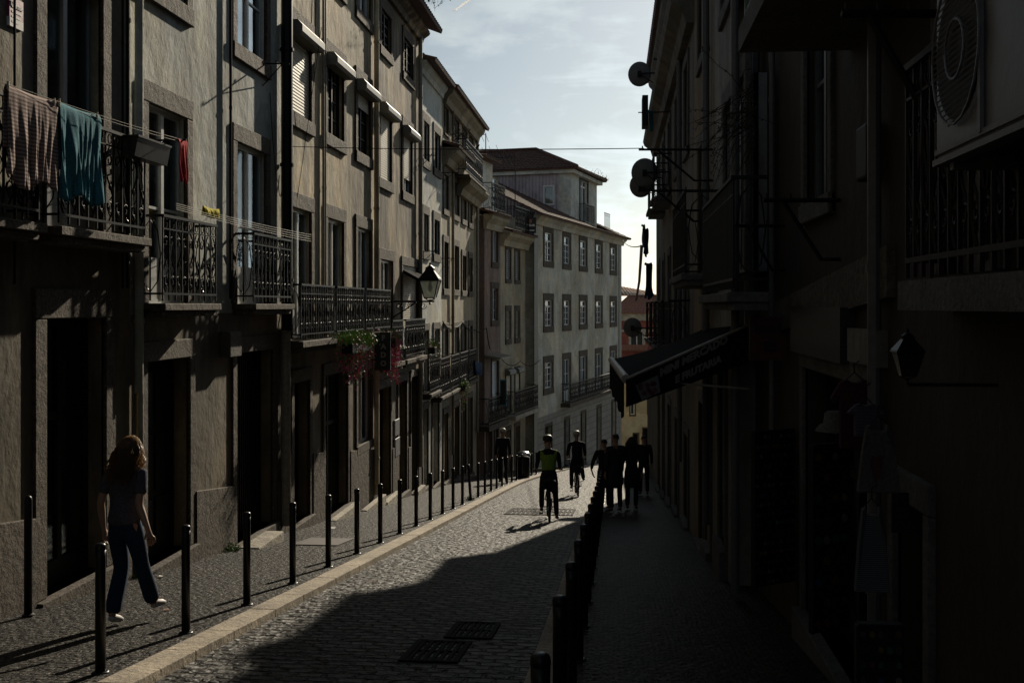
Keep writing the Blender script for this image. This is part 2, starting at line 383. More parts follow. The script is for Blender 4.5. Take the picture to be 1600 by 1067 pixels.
def wall_holes(mb, s0, s1, z0, z1, holes, rev=.2):
    ss = sorted({s0, s1, *[min(max(h[0], s0), s1) for h in holes], *[min(max(h[1], s0), s1) for h in holes]})
    zz = sorted({z0, z1, *[h[2] for h in holes if z0 < h[2] < z1], *[h[3] for h in holes if z0 < h[3] < z1]})
    for i in range(len(ss) - 1):
        for j in range(len(zz) - 1):
            cs, cz = (ss[i] + ss[i + 1]) / 2, (zz[j] + zz[j + 1]) / 2
            if any(h[0] < cs < h[1] and h[2] < cz < h[3] for h in holes): continue
            mb.face([(ss[i], 0, zz[j]), (ss[i + 1], 0, zz[j]), (ss[i + 1], 0, zz[j + 1]), (ss[i], 0, zz[j + 1])])
    for h in holes:
        a, b, c, d = h[:4]
        mb.face([(a, 0, c), (a, rev, c), (a, rev, d), (a, 0, d)]); mb.face([(b, 0, c), (b, rev, c), (b, rev, d), (b, 0, d)])
        mb.face([(a, 0, c), (b, 0, c), (b, rev, c), (a, rev, c)]); mb.face([(a, 0, d), (b, 0, d), (b, rev, d), (a, rev, d)])
def ring(mb, a, b, c, d, w, r0, r1, sill=True, wb=None, wt=None):
    """stone surround outside rectangle a..b,c..d of width w"""
    wb = w if wb is None else wb
    mb.box(a, a + w, r0, r1, c, d - (w if wt is None else wt)); mb.box(b - w, b, r0, r1, c, d - (w if wt is None else wt))
    wt = w if wt is None else wt
    mb.box(a, b, r0 - .003, r1, d - wt, d)
    if sill: mb.box(a, b, r0 - .02, r1, c - .003, c + wb)
def building(name, label, fac, s0, s1, zt, m, ops, depth=7, zb=None, rev=.2, plinth=None, cat='building', side=True, stonem='stone', framem=None, gf=None):
    """ops: dicts with outer rectangle a,b,c,d (metres) and kind"""
    zb = min(fac.g(s0), fac.g(s1)) - .6 if zb is None else zb
    base = fac.T((s0 + s1) / 2, 0, 0); L0 = (base[0], base[1], fac.g((s0 + s1) / 2))
    B = thing(name, label, cat, L0)
    holes = []
    for o in ops:
        w = o.get('w', .17); o['w'] = w
        sill = o['k'] not in ('door', 'fwin', 'shopdoor', 'gate')
        o['h'] = (o['a'] + w, o['b'] - w, o['c'] + (w * 1.2 if sill else 0), o['d'] - o.setdefault('wt', w * 1.35)); o['sill'] = sill; holes.append(o['h'])
    mb = fac.M()
    if gf is None: wall_holes(mb, s0, s1, zb, zt, holes, rev)
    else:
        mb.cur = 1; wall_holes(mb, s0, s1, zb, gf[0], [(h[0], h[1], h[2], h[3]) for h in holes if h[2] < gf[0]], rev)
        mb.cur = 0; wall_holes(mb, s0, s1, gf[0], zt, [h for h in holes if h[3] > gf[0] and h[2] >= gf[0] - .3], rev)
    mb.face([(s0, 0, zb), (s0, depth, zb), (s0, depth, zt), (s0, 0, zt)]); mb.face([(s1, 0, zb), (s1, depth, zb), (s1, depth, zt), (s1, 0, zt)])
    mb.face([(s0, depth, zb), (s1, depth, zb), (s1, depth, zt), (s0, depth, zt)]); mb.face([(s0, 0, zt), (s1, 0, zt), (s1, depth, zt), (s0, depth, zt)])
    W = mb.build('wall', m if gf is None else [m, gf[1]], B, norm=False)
    for h in holes:
        mb = fac.M(); mb.face([(h[0], rev + .001, h[2]), (h[0], rev + 1.2, h[2]), (h[0], rev + 1.2, h[3]), (h[0], rev + .001, h[3])]); mb.face([(h[1], rev + .001, h[2]), (h[1], rev + 1.2, h[2]), (h[1], rev + 1.2, h[3]), (h[1], rev + .001, h[3])])
        mb.face([(h[0], rev + 1.2, h[2]), (h[1], rev + 1.2, h[2]), (h[1], rev + 1.2, h[3]), (h[0], rev + 1.2, h[3])])
        mb.face([(h[0], rev, h[2]), (h[1], rev, h[2]), (h[1], rev + 1.2, h[2]), (h[0], rev + 1.2, h[2])]); mb.face([(h[0], rev, h[3]), (h[1], rev, h[3]), (h[1], rev + 1.2, h[3]), (h[0], rev + 1.2, h[3])])
        mb.build('room_interior', 'interior', W, norm=False)
    for o in ops:
        a, b, c, d = o['h']; k = o['k']; w = o['w']
        r = rev * o.get('dep', .32 if k not in ('door', 'gate', 'shopdoor') else .85)
        fm = o.get('fm', framem or 'white')
        f = fac.M(); t = .055
        if k in ('win', 'fwin', 'shut', 'sash', 'lou'):
            f.box(a, a + t, r, r + .05, c, d); f.box(b - t, b, r, r + .05, c, d)
            f.box(a + t, b - t, r, r + .05, d - t, d); f.box(a + t, b - t, r, r + .05, c, c + t)
            tr = o.get('tr', 0)
            top = d - t
            if tr: top = d - (d - c) * tr; f.box(a + t, b - t, r - .01, r + .045, top - t * .7, top + t * .7)
            mid = (a + b) / 2
            if b - a > .45: f.box(mid - t * .7, mid + t * .7, r - .012, r + .048, c + t, top - .002)
            nb = o.get('bars', 0)
            for q in range(nb):
                zz = c + (top - c) * (q + 1) / (nb + 1)
                f.box(a + t, mid - t * .7, r + .006, r + .04, zz - .016, zz + .016); f.box(mid + t * .7, b - t, r + .006, r + .04, zz - .016, zz + .016)
            if k == 'fwin': f.box(a + t, b - t, r + .004, r + .05, c + t, c + t + .5)
            wn = f.build('window', fm, B, norm=False)
            gz = fac.M().box(a + .01, b - .01, r + .025, r + .035, c + .01, d - .01); gz.build('glass', o.get('gm', 'glass'), wn, norm=False)
            if o.get('curt', (int(abs(a * 7.3 + c * 3.1)) % 3 != 0)) and k in ('win', 'fwin', 'sash'):
                cu = fac.M(); ww = (b - a)
                hw = (.45, .94, .3)[int(abs(b * 5)) % 3]
                cu.grid(lambda x, y: (a + .03 + x * ww * hw, r + .12 + .02 * math.sin(x * 22), c + .02 + y * (d - c - .04)), 16, 1); cu.build('curtain', 'curtain', wn, norm=False)
            if k in ('shut',):
                fr = o.get('cl', 1.); z0 = d - (d - c) * fr; sh = fac.M(); n = int((d - z0) / .055)
                for q in range(n):
                    zz = z0 + (d - z0) * q / n; hh = (d - z0) / n
                    sh.face([(a + .01, r - .055, zz), (b - .01, r - .055, zz), (b - .01, r - .048, zz + hh * .7), (a + .01, r - .048, zz + hh * .7)])
                    sh.face([(a + .01, r - .048, zz + hh * .7), (b - .01, r - .048, zz + hh * .7), (b - .01, r - .055, zz + hh), (a + .01, r - .055, zz + hh)])
                sh.build('roller_shutter', 'shut', wn, norm=False)
            if k == 'lou':
                sh = fac.M(); n = int((d - c) / .09)
                for q in range(n):
                    zz = c + .03 + (d - c - .06) * q / n; sh.face([(a + .06, r - .04, zz), (b - .06, r - .04, zz), (b - .06, r + .0, zz + .07), (a + .06, r + .0, zz + .07)])
                sh.build('louvre', 'grey_f', wn, norm=False)
            if o.get('box'):
                y1 = o['box']; bx = fac.M(); e = .12
                pr = [(a - e, -.0, y1), (a - e, -.17, y1), (a - e, -.25, y1 - .09), (a - e, -.25, y1 - .20), (a - e, -.20, y1 - .25), (a - e, 0, y1 - .25)]
                bx.prism(pr, (b - a + 2 * e, 0, 0)); bx.build('shutter_box', 'box', wn)
        elif k in ('door', 'gate', 'shopdoor'):
            n = max(2, int((b - a) / .18))
            if k == 'gate':
                f.box(a, b, r + .05, r + .09, c, d)
                for q in range(n * 2): x = a + (b - a) * (q + .5) / (n * 2); f.box(x - .012, x + .012, r, r + .024, c, d)
            elif k == 'shopdoor':
                f.box(a, a + .06, r, r + .06, c, d); f.box(b - .06, b, r, r + .06, c, d); f.box(a + .06, b - .06, r, r + .06, d - .08, d)
                f.box(a + .06, b - .06, r + .002, r + .06, c, c + .25); f.box((a + b) / 2 - .04, (a + b) / 2 + .04, r - .003, r + .06, c + .25, d - .08)
                f.box(a + .06, b - .06, r + .004, r + .05, c + (d - c) * .62, c + (d - c) * .65)
            else:
                f.box(a, b, r + .02, r + .06, c, d)
                mid = (a + b) / 2
                for (p, q) in ((a + .05, mid - .02), (mid + .02, b - .05)):
                    for (z0, z1) in ((.06, .3), (.34, .62), (.66, .94)):
                        f.box(p + .03, q - .03, r, r + .02, c + (d - c) * z0, c + (d - c) * z1)
            dr = f.build('door', o.get('fm', 'dark_w'), B, norm=False)
            if k == 'shopdoor': fac.M().box(a + .02, b - .02, r + .026, r + .034, c + .02, d - .02).build('glass', 'glass', dr, norm=False)
            hd = fac.M().box(a + .09, a + .12, r - .05, r, c + .95, c + 1.1) ; hd.build('handle', 'chrome', dr)
            wn = dr
        if w > .03:
            sm = fac.M(); ring(sm, o['a'], o['b'], o['c'], o['d'], w, -.035, .03, o['sill'], o.get('wb', w * 1.2 if o['sill'] else None), o['wt'])
            if not o['sill'] and k != 'fwin':
                gz = min(fac.g(a), fac.g(b)); 
                sm.box(o['a'] + .01, o['b'] - .01, -.10, .22, gz - .3, c)
            sm.build('stone_surround', o.get('sm', stonem), wn, norm=False, bev=.012)
    if plinth:
        mb = fac.M(); segs = sorted([(o['a'], o['b']) for o in ops if o['c'] < fac.g(o['a']) + 1.1]); x = s0
        for (p, q) in segs + [(s1, s1)]:
            if p - x > .05:
                z1 = fac.g(x) + plinth; z2 = fac.g(p) + plinth
                pts = [(x, -.05, zb), (p - .002, -.05, zb), (p - .002, -.05, z2), (x, -.05, z1)]
                pm = fac.M().prism(pts, (0, .06, 0)); pm.build('plinth', stonem, B, bev=.01)
            x = max(x, q + .002)
    return B
def cornice(fac, B, s0, s1, z, proj=.35, h=.35, m='pl_g', name='cornice'):
    mb = fac.M(); pr = [(0, z - h), (-proj * .3, z - h), (-proj * .45, z - h * .6), (-proj * .9, z - h * .3), (-proj, z - .04), (-proj, z), (0, z)]
    mb.prism([(s0, r, zz) for r, zz in pr], (s1 - s0, 0, 0)); return mb.build(name, m, B)
def tiles(mb, p00, p10, p11, p01, per=.22, rows=.36, amp=.035):
    """corrugated clay tiles on the quad p00-p10 (eave) p01-p11 (ridge)"""
    p00, p10, p11, p01 = map(Vector, (p00, p10, p11, p01))
    le = (p10 - p00).length; lh = max((p01 - p00).length, .3); nu = max(6, int(le / per) * 4); nr = max(1, int(lh / rows))
    nrm = (p10 - p00).cross(p01 - p00).normalized(); nrm = nrm if nrm.z > 0 else -nrm
    rowsv = []
    for q in range(nr):
        for e, lift in ((0, .03), (1, 0.)):
            t = (q + e) / nr; row = []
            for i in range(nu + 1):
                x = i / nu; a = p00.lerp(p10, x); b = p01.lerp(p11, x); p = a.lerp(b, min(1, t))
                ph = (i % 4); hgt = (0, amp, amp * 1.25, amp)[ph] 
                mb.v.append(tuple(p + nrm * (hgt + lift + .004))); row.append(len(mb.v) - 1)
            rowsv.append(row)
    for r in range(len(rowsv) - 1):
        for i in range(nu): mb.idx([rowsv[r][i], rowsv[r][i + 1], rowsv[r + 1][i + 1], rowsv[r + 1][i]])
    # underside and edges
    b0 = [p - nrm * .05 for p in (p00, p10, p11, p01)]
    i0 = len(mb.v); mb.v += [tuple(p) for p in b0]; mb.idx([i0, i0 + 1, i0 + 2, i0 + 3])
    f0, f1 = rowsv[0][0], rowsv[0][-1]
    for i in range(nu): 
        x = (i / nu); 
    mb.idx([i0, i0 + 1, f1, f0]); mb.idx([i0 + 1, i0 + 2, rowsv[-1][-1], f1]); mb.idx([i0, i0 + 3, rowsv[-1][0], f0]); mb.idx([i0 + 2, i0 + 3, rowsv[-1][0], rowsv[-1][-1]])
def roof(fac, B, s0, s1, z, over=.4, depth=4, rise=1.6, m='tile', e0=.1, e1=.1):
    mb = MB(); T = fac.T; k = rise / depth
    tiles(mb, T(s0 - e0, -over, z - k * over * .3), T(s1 + e1, -over, z - k * over * .3), T(s1 + e1, depth, z + rise), T(s0 - e0, depth, z + rise))
    return mb.build('roof', m, B, norm=False)
def scroll(mb, s, r, z0, z1, w, k=1, rr=.008):
    """an S scroll in the railing plane"""
    h = z1 - z0; pts = []
    for i in range(15):
        t = i / 14; th = t * math.pi * 3.0 * .5
        pts.append((s + w * math.sin(t * math.pi * 2) * k * .5, r, z0 + h * t))
    mb.tube(pts, rr, 4)
    for (zc, sg) in ((z0 + h * .18, 1), (z1 - h * .18, -1)):
        q = []
        for i in range(10):
            t = i / 9; ra = w * .42 * (1 - t * .75); th = t * 7
            q.append((s + sg * k * (ra * math.cos(th)) * .9, r, zc + ra * math.sin(th)))
        mb.tube(q, rr * .85, 4)
def railing(fac, parent, s0, s1, r, z0, z1, m='iron', orn=True, sides=True, pitch=.19, rback=0., mat_top=None):
    mb = fac.M(); t = .016
    mb.box(s0 - t, s1 + t, r - .022, r + .022, z1 - .02, z1 + .012); mb.box(s0, s1, r - .01, r + .01, z0 + .07, z0 + .095)
    mb.box(s0, s1, r - .009, r + .009, z1 - .16, z1 - .145)
    n = max(2, int(round((s1 - s0) / pitch)))
    for i in range(n + 1):
        s = s0 + (s1 - s0) * i / n; mb.box(s - .009, s + .009, r - .009, r + .009, z0, z1 - .02)
    for i in range(n):
        s = s0 + (s1 - s0) * (i + .5) / n; w = (s1 - s0) / n
        if orn:
            scroll(mb, s - w * .05, r, z0 + .1, z1 - .17, w * .95, 1 if i % 2 else -1, .0095)
            scroll(mb, s + w * .15, r + .004, z0 + .14, z0 + (z1 - z0) * .5, w * .7, -1, .007)
            if i % 3 == 1: mb.tube([(s + w * .42 * math.sin(a * .7), r - .006, z0 + (z1 - z0) * .5 + .2 * math.cos(a * .7)) for a in range(10)], .008, 4)
            q = [(s + w * .2 * math.cos(a * .7), r, z1 - .085 + .05 * math.sin(a * .7)) for a in range(10)]; mb.tube(q, .006, 4)
        else: mb.box(s - .007, s + .007, r - .007, r + .007, z0 + .07, z1 - .02)
    if sides:
        for s in (s0, s1):
            mb.box(s - .02, s + .02, r + .023, rback, z1 - .021, z1 + .011); mb.box(s - .009, s + .009, r + .01, rback, z0 + .071, z0 + .094)
            L_ = rback - r
            q = [(s, r + L_ * (.5 - .42 * math.cos(a / 8 * math.pi * 2)), z0 + .1 + (z1 - z0 - .15) * (.5 + .5 * math.sin(a / 8 * math.pi * 2)) * 1.) for a in range(9)]
            mb.tube(q, .008, 4); mb.box(s - .008, s + .008, r + L_ * .5 - .008, r + L_ * .5 + .008, z0, z1 - .021)
    return mb.build('railing', m, parent, norm=False)
def balcony(fac, B, s0, s1, z, proj=.3, th=.16, rh=1.02, m='stone', orn=True, rm='iron', pitch=.19, name='balcony'):
    mb = fac.M(); mb.box(s0 - .06, s1 + .06, -proj - .06, -.001, z - th * .55, z); mb.box(s0 - .02, s1 + .02, -proj, -.001, z - th, z - th * .55 - .001)
    b = mb.build(name, m, B, bev=.01); railing(fac, b, s0, s1, -proj, z + .03, z + rh, rm, orn, True, pitch, -.002); return b
def pipe(fac, B, s, z0, z1, r=.05, m='pipe', off=None, name='drainpipe'):
    off = -(r + .03) if off is None else off; mb = fac.M(); n = 10
    mb.tube([(s, off, z0), (s, off, z1)], r, n)
    z = z0 + .8
    while z < z1: mb.tube([(s, off, z), (s, off, z + .05)], r * 1.22, n); z += 1.9
    return mb.build(name, m, B)
def op(fac, x0, x1, c, d, k, **kw): return dict(a=fac.S(x0), b=fac.S(x1), c=c, d=d, k=k, **kw)
def opm(a, b, c, d, k, **kw): return dict(a=a, b=b, c=c, d=d, k=k, **kw)
def gd(x): return LW.g(LW.S(x)) + .12
# ---------------- left row
A0 = -14.; AB = LW.S(203)
a_ops = [op(LW, 52, 170, .75, 3.6, 'fwin', w=.2, bars=1, fm='grey_f', dep=.5), op(LW, 50, 176, gd(110), .17, 'shopdoor', w=.22),
         opm(6.6, 8.3, .75, 3.6, 'fwin', w=.2, bars=1), opm(6.1, 9.05, G(7.7) + .12, .17, 'door', w=.24),
         opm(2, 3.5, .75, 3.6, 'fwin', w=.2), opm(-1, .5, .75, 3.6, 'fwin', w=.2), opm(1.8, 3.6, G(2.5) + .1, .3, 'door', w=.2),
         opm(AB - 2.35, AB - .75, 4.6, 6.8, 'win', w=.2), opm(6.6, 8.3, 4.6, 6.8, 'win', w=.2)]
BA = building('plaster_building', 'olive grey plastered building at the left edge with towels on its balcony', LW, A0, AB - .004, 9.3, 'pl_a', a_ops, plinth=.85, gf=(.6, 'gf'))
balcony(LW, BA, LW.S(92, -.3), LW.S(226, -.3), .75, proj=.3, rh=1.06)
balcony(LW, BA, 6.4, LW.S(60, -.3), .75, proj=.3, rh=1.06)
for x, rr, nm in ((186, .012, 'cable'), (193, .014, 'cable'), (16, .012, 'cable')): pipe(LW, BA, LW.S(x), .2, 9.2, rr, 'cable', name='cable')
pipe(LW, BA, LW.S(213), -3.2, 9.2, .028, 'pl_a', name='drainpipe')
BC = LW.S(441)
b_ops = [op(LW, 218, 298, .03, 2.66, 'fwin', w=.19, bars=1, curt=0), op(LW, 361, 420, .03, 2.65, 'fwin', w=.19, bars=1),
         op(LW, 218, 298, 3.62, 5.75, 'win', w=.19, bars=1), op(LW, 361, 420, 3.6, 5.75, 'win', w=.19, bars=1, gm='glass_b', curt=1, fm='white', dep=.3),
         op(LW, 217, 302, gd(260), -.42, 'door', w=.18), op(LW, 361, 430, gd(395), -.45, 'gate', w=.18)]
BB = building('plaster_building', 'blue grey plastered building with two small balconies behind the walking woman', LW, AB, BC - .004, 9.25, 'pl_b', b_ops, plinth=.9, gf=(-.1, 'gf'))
balcony(LW, BB, LW.S(254, -.3), LW.S(337, -.3), .03)
balcony(LW, BB, LW.S(396, -.3), LW.S(454, -.3), .03)
pipe(LW, BB, LW.S(355), .1, 9.2, .02, 'cable', name='cable'); pipe(LW, BB, LW.S(207), -1, 9.2, .05, 'pl_b', name='drainpipe')
pipe(LW, BB, BC - .13, -.4, 9.2, .095, 'iron', off=-.12); 
mb = LW.M(); mb.tube([(BC - .13, -.1, -.4), (BC - .13, -.1, G(18) + .2)], .085, 12); mb.build('drainpipe', 'pipe', BB)
mb = LW.M(); mb.box(LW.S(343), LW.S(361), -.16, -.001, -.72, -.36); mb.build('meter_box', 'stone_d', BB, bev=.01)
# step stone in front of third door
single(LW.M().box(LW.S(392, -.3), LW.S(432, -.3), -.42, -.12, G(16.5) - .1, G(16.5) + .17), 'doorstep', 'stone_l', 'pale stone step before the barred door, beside the black downpipe', 'step', bev=.02)
# C
CD = LW.S(584)
cx = ((448, 489), (506, 539), (554, 580.5))
c_ops = []
for i, (x0, x1) in enumerate(cx):
    c_ops.append(op(LW, x0, x1, 3.08, 5.12, 'shut' if i != 1 else 'win', w=.2, bars=3, cl=(1, 0, .36)[i], box=4.85, dep=.35, fm='dark_w' if i else 'white', gm='glass_b'))
    c_ops.append(op(LW, x0, x1, -.56, 1.96, 'fwin', w=.2, bars=0, curt=1 if i else 0, tr=.0))
    c_ops.append(op(LW, x0, x1, 6.15, 8.2, 'win', w=.2, bars=1, gm='glass_b', curt=1))
c_ops += [op(LW, 453, 486, LW.g(LW.S(468)) + .12, -1.1, 'door', w=.17), op(LW, 503, 545, LW.g(LW.S(525)) + .12, -1.1, 'shopdoor', w=.17),
          op(LW, 555, 581, -3.2, -1.2, 'win', w=.16)]
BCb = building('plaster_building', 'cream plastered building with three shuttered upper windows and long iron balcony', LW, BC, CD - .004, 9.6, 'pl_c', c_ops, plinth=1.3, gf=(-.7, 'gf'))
z0 = -.59
mb = LW.M(); xs = [(470, 521), (526, 567.5), (572, 609)]
for q, (p0, p1) in enumerate(xs): balcony(LW, BCb, LW.S(p0, -.3), LW.S(p1, -.3), z0, rh=.95, th=.2, pitch=.15)
for x in (501, 504): pipe(LW, BCb, LW.S(x), -.5, 9.5, .022, 'pipe', name='drainpipe')
pipe(LW, BCb, CD - .1, -4.3, 9.5, .06, 'pl_c')
# D
DE = LW.S(656)
d_ops = [op(LW, 590, 613, 2.78, 4.95, 'shut', w=.2, cl=.98, box=4.78, dep=.35), op(LW, 627, 645, 2.76, 4.95, 'shut', w=.2, cl=.78, box=4.7, dep=.35),
         op(LW, 592, 612, 5.93, 7.3, 'win', w=.18, bars=3, dep=.2, fm='dark_w', gm='glass_b', curt=0), op(LW, 628, 646, 5.9, 7.3, 'win', w=.18, bars=3, dep=.2, fm='dark_w', gm='glass_b', curt=0),
         op(LW, 590.5, 615, -1.33, 1.37, 'fwin', w=.2, bars=2, curt=0), op(LW, 626, 653, -1.33, 1.3, 'shut', w=.18, cl=.75),
         op(LW, 588, 611, LW.g(LW.S(600)) + .1, -1.75, 'door', w=.16), op(LW, 620, 636, LW.g(LW.S(628)) + .1, -1.75, 'door', w=.16), op(LW, 640, 652, LW.g(LW.S(646)) + .1, -1.75, 'door', w=.14)]
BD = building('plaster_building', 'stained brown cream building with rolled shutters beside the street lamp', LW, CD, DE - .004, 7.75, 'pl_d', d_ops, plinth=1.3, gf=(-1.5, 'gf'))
balcony(LW, BD, LW.S(613, -.3), LW.S(629, -.3), -1.35, rh=1.0, th=.2, pitch=.16); balcony(LW, BD, LW.S(634, -.3), LW.S(664, -.3), -1.35, rh=1.0, th=.2, pitch=.16)
pipe(LW, BD, LW.S(652), -4.5, 7.5, .06, 'pipe')
roof(LW, BD, CD, DE, 7.85, over=.62, depth=5, rise=2.1); cornice(LW, BD, CD, DE, 7.75, .3, .3, 'pl_d')
roof(LW, BCb, BC, CD, 9.65, over=.5, depth=5, rise=2.1)
# canvas awning above D's right window
mb = LW.M(); mb.prism([(LW.S(628), -.01, .95), (LW.S(628), -.62, .62), (LW.S(628), -.62, .56), (LW.S(628), -.01, .85)], (LW.S(652) - LW.S(628), 0, 0)); mb.build('window_awning', 'awn', BD)
# E
EG = LW.S(690.3)
e_ops = [op(LW, 659, 671, 4.0, 5.62, 'win', w=.2, fm='dark_w'), op(LW, 676, 688, 4.0, 5.6, 'win', w=.2, fm='dark_w'),
         op(LW, 659, 670, 1.35, 2.93, 'win', w=.2, fm='dark_w'), op(LW, 675.6, 687, 1.35, 2.91, 'win', w=.2, fm='dark_w'),
         op(LW, 659, 670, -2.5, -.5, 'fwin', w=.16), op(LW, 676, 687, -2.5, -.5, 'fwin', w=.16),
         op(LW, 659, 669, LW.g(LW.S(664)) + .1, -2.8, 'door', w=.16), op(LW, 674, 686, LW.g(LW.S(680)) + .1, -2.8, 'door', w=.16)]
BE = building('plaster_building', 'narrow white building with four dark windows behind the street lamp', LW, DE, EG - .004, 7.0, 'pl_e', e_ops)
roof(LW, BE, DE, EG - .1, 7.05, over=.45, depth=5, rise=1.8, e0=-.02); cornice(LW, BE, DE, EG, 6.98, .2, .35, 'pl_e')
balcony(LW, BE, LW.S(672, -.3), LW.S(687, -.3), -2.5, rh=1.1, pitch=.16)
# G
GH = LW.S(744.5)
g_ops = []
for (x0, x1) in ((693.4, 700), (709.8, 716.5), (722, 729), (733, 739)): g_ops.append(op(LW, x0, x1, 5.55, 6.55, 'win', w=.05, fm='grey_f'))
for (x0, x1) in ((691.5, 700.5), (708, 717), (720.6, 728.3), (731, 738)):
    g_ops.append(op(LW, x0, x1, 2.95, 4.5, 'win', w=.17, fm='white')); g_ops.append(op(LW, x0, x1, .35, 2.3 if x0 < 719 else 2.05, 'win', w=.17, fm='dark_w'))
    g_ops.append(op(LW, x0, x1, -2.75, -.55, 'fwin', w=.16)); g_ops.append(op(LW, x0, x1, LW.g(LW.S(x0)) + .05, -3.3, 'door', w=.16))
BG = building('plaster_building', 'olive brown building with a projecting cornice and top corner balcony', LW, EG, GH - .004, 7.05, 'pl_g', g_ops)
roof(LW, BG, EG, GH, 7.1, over=.5, depth=5, rise=1.9, e0=-.15); cornice(LW, BG, EG + .3, GH, 7.03, .35, .5, 'pl_g')
cornice(LW, BG, EG + .15, LW.S(738, -.5), 5.1, .5, .55, 'pl_g')
mb = MB(); T = LW.T; s0_, s1_ = EG + .1, LW.S(739, -.5)
tiles(mb, T(s0_, -.56, 5.12), T(s1_, -.56, 5.12), T(s1_, 0, 5.3), T(s0_, 0, 5.3)); mb.build('cornice_tiles', 'tile', BG, norm=False)
cornice(LW, BG, LW.S(727, -.3), GH + .1, 4.45, .5, .55, 'pl_g')
bb = LW.M().box(LW.S(727, -.4), LW.S(755, -.4), -.55, -.002, 4.452, 4.52).build('balcony', 'stone', BG); railing(LW, bb, LW.S(728, -.5), LW.S(754, -.5), -.5, 4.54, 5.65, 'iron', True, True, .22, -.002)
for p0, p1 in ((689, 703), (705, 717), (719.5, 731), (733, 744)): balcony(LW, BG, LW.S(p0, -.3), LW.S(p1, -.3), -2.75, rh=1.15, pitch=.18)
pipe(LW, BG, LW.S(704), -5, 6.9, .05, 'pl_g'); pipe(LW, BG, LW.S(742.5), -5, 6.9, .06, 'pipe')
# H
sH = HF.S(782); H = HF
h_ops = [op(H, 767.2, 778.7, 1.6, 3.42, 'lou', w=.2), op(H, 766.5, 778.7, -.85, 1.0, 'win', w=.2, bars=2, fm='grey_f'), op(H, 767, 779, -4.6, -2.2, 'lou', w=.1),
         op(H, 760, 769, H.g(1) + .1, -5.0, 'door', w=.15), op(H, 772, 779, H.g(3) + .1, -5.0, 'door', w=.15)]
BH = building('plaster_building', 'pinkish building with a tiled ledge and a small white attic room', H, 0, sH - .004, 3.7, 'pl_h', h_ops, depth=6, zb=-8.5)
cornice(H, BH, -.15, sH, 3.75, .4, .6, 'pl_i'); mb = MB(); T = H.T
tiles(mb, T(-.3, -.5, 3.76), T(sH, -.5, 3.76), T(sH, .35, 4.05), T(-.3, .35, 4.05)); mb.build('ledge_tiles', 'tile', BH, norm=False)
mb = H.M(); hA = (H.S(770, .35), H.S(779, .35)); wall_h = [(hA[0], hA[1], 3.9, 5.6)]
mt = MB(lambda a, r, z: H.T(a, r + .36, z)); wall_holes(mt, 0.2, sH, 3.8, 6.1, wall_h, .15); 
mt.face([(.2, 0, 3.8), (.2, 4, 3.8), (.2, 4, 6.1), (.2, 0, 6.1)]); mt.face([(sH, 0, 3.8), (sH, 4, 3.8), (sH, 4, 6.1), (sH, 0, 6.1)]); mt.build('attic_wall', 'pl_e', BH, norm=False)
w_ = H.M().box(hA[0], hA[1], .47, .5, 3.9, 5.6).build('window', 'white', BH); H.M().box(hA[0] + .08, hA[1] - .08, .455, .468, 4.0, 5.5).build('glass', 'glass', w_)
roof(H, BH, .2, sH, 6.15, over=.05, depth=4, rise=.9)
b_ = H.M().box(H.S(768, -.2), H.S(789, -.2), -.5, .3, 3.80, 3.88).build('balcony', 'stone', BH); railing(H, b_, H.S(768, -.4), H.S(789, -.4), -.4, 3.9, 5.0, 'iron', True, True, .2, .3)
b_ = H.M().box(H.S(759, -.4), H.S(790, -.4), -.55, -.002, -5.0, -4.8).build('balcony', 'stone', BH); railing(H, b_, H.S(760, -.4), H.S(789, -.4), -.5, -4.78, -3.7, 'iron', True, True, .2, -.002)
mb = H.M(); mb.prism([(H.S(765, -.2), -.001, -2.0), (H.S(765, -.2), -.7, -2.12), (H.S(765, -.2), -.7, -2.17), (H.S(765, -.2), -.001, -2.08)], (1.9, 0, 0)); mb.build('canopy', 'pipe', BH)
# I
sI = H.S(821)
i_ops = []
for (x0, x1) in ((789.2, 798.5), (803.7, 812.2)):
    i_ops += [op(H, x0, x1, 1.0, 2.68, 'lou', w=.14, fm='grey_f'), op(H, x0, x1, -1.7, .02, 'win', w=.2, bars=3), op(H, x0, x1, -4.75, -2.75, 'shut', w=.1, cl=.6, box=-2.8)]
    i_ops += [op(H, x0, x1, H.g(sI) + .2, -5.3, 'door', w=.14)]
BI = building('plaster_building', 'beige building with a roof terrace railing and a dark sign board', H, sH, sI, 3.15, 'pl_i', i_ops, depth=6, zb=-9)
cornice(H, BI, sH, sI + .1, 3.2, .45, .6, 'pl_i'); mb = MB()
tiles(mb, T(sH, -.55, 3.22), T(sI + .2, -.55, 3.22), T(sI + .2, .4, 3.5), T(sH, .4, 3.5)); mb.build('ledge_tiles', 'tile', BI, norm=False)
b_ = H.M().box(sH + .3, sI + .3, -.6, -.002, -4.95, -4.78).build('balcony', 'stone_l', BI); railing(H, b_, sH + .35, sI + .25, -.55, -4.76, -3.7, 'iron', True, True, .2, -.002)
mt = MB(lambda a, r, z: H.T(a, r + 1.2, z)); q_ = sH + 3.6; wall_holes(mt, sH + .01, q_, 3.2, 5.2, [(sH + 1.0, sH + 1.8, 3.3, 4.9)], .15)
mt.face([(q_, 0, 3.2), (q_, 4, 3.2), (q_, 4, 5.2), (q_, 0, 5.2)]); mt.build('attic_wall', 'pl_e', BI, norm=False)
H.M().box(sH + 1.0, sH + 1.8, 1.3, 1.34, 3.3, 4.9).build('door', 'dark_w', BI); roof(H, BI, sH, q_, 5.25, over=-.9, depth=4, rise=1.2)
railing(H, BI, sH + 1.2, sI + .2, -.35, 3.4, 4.4, 'iron', True, False, .25)
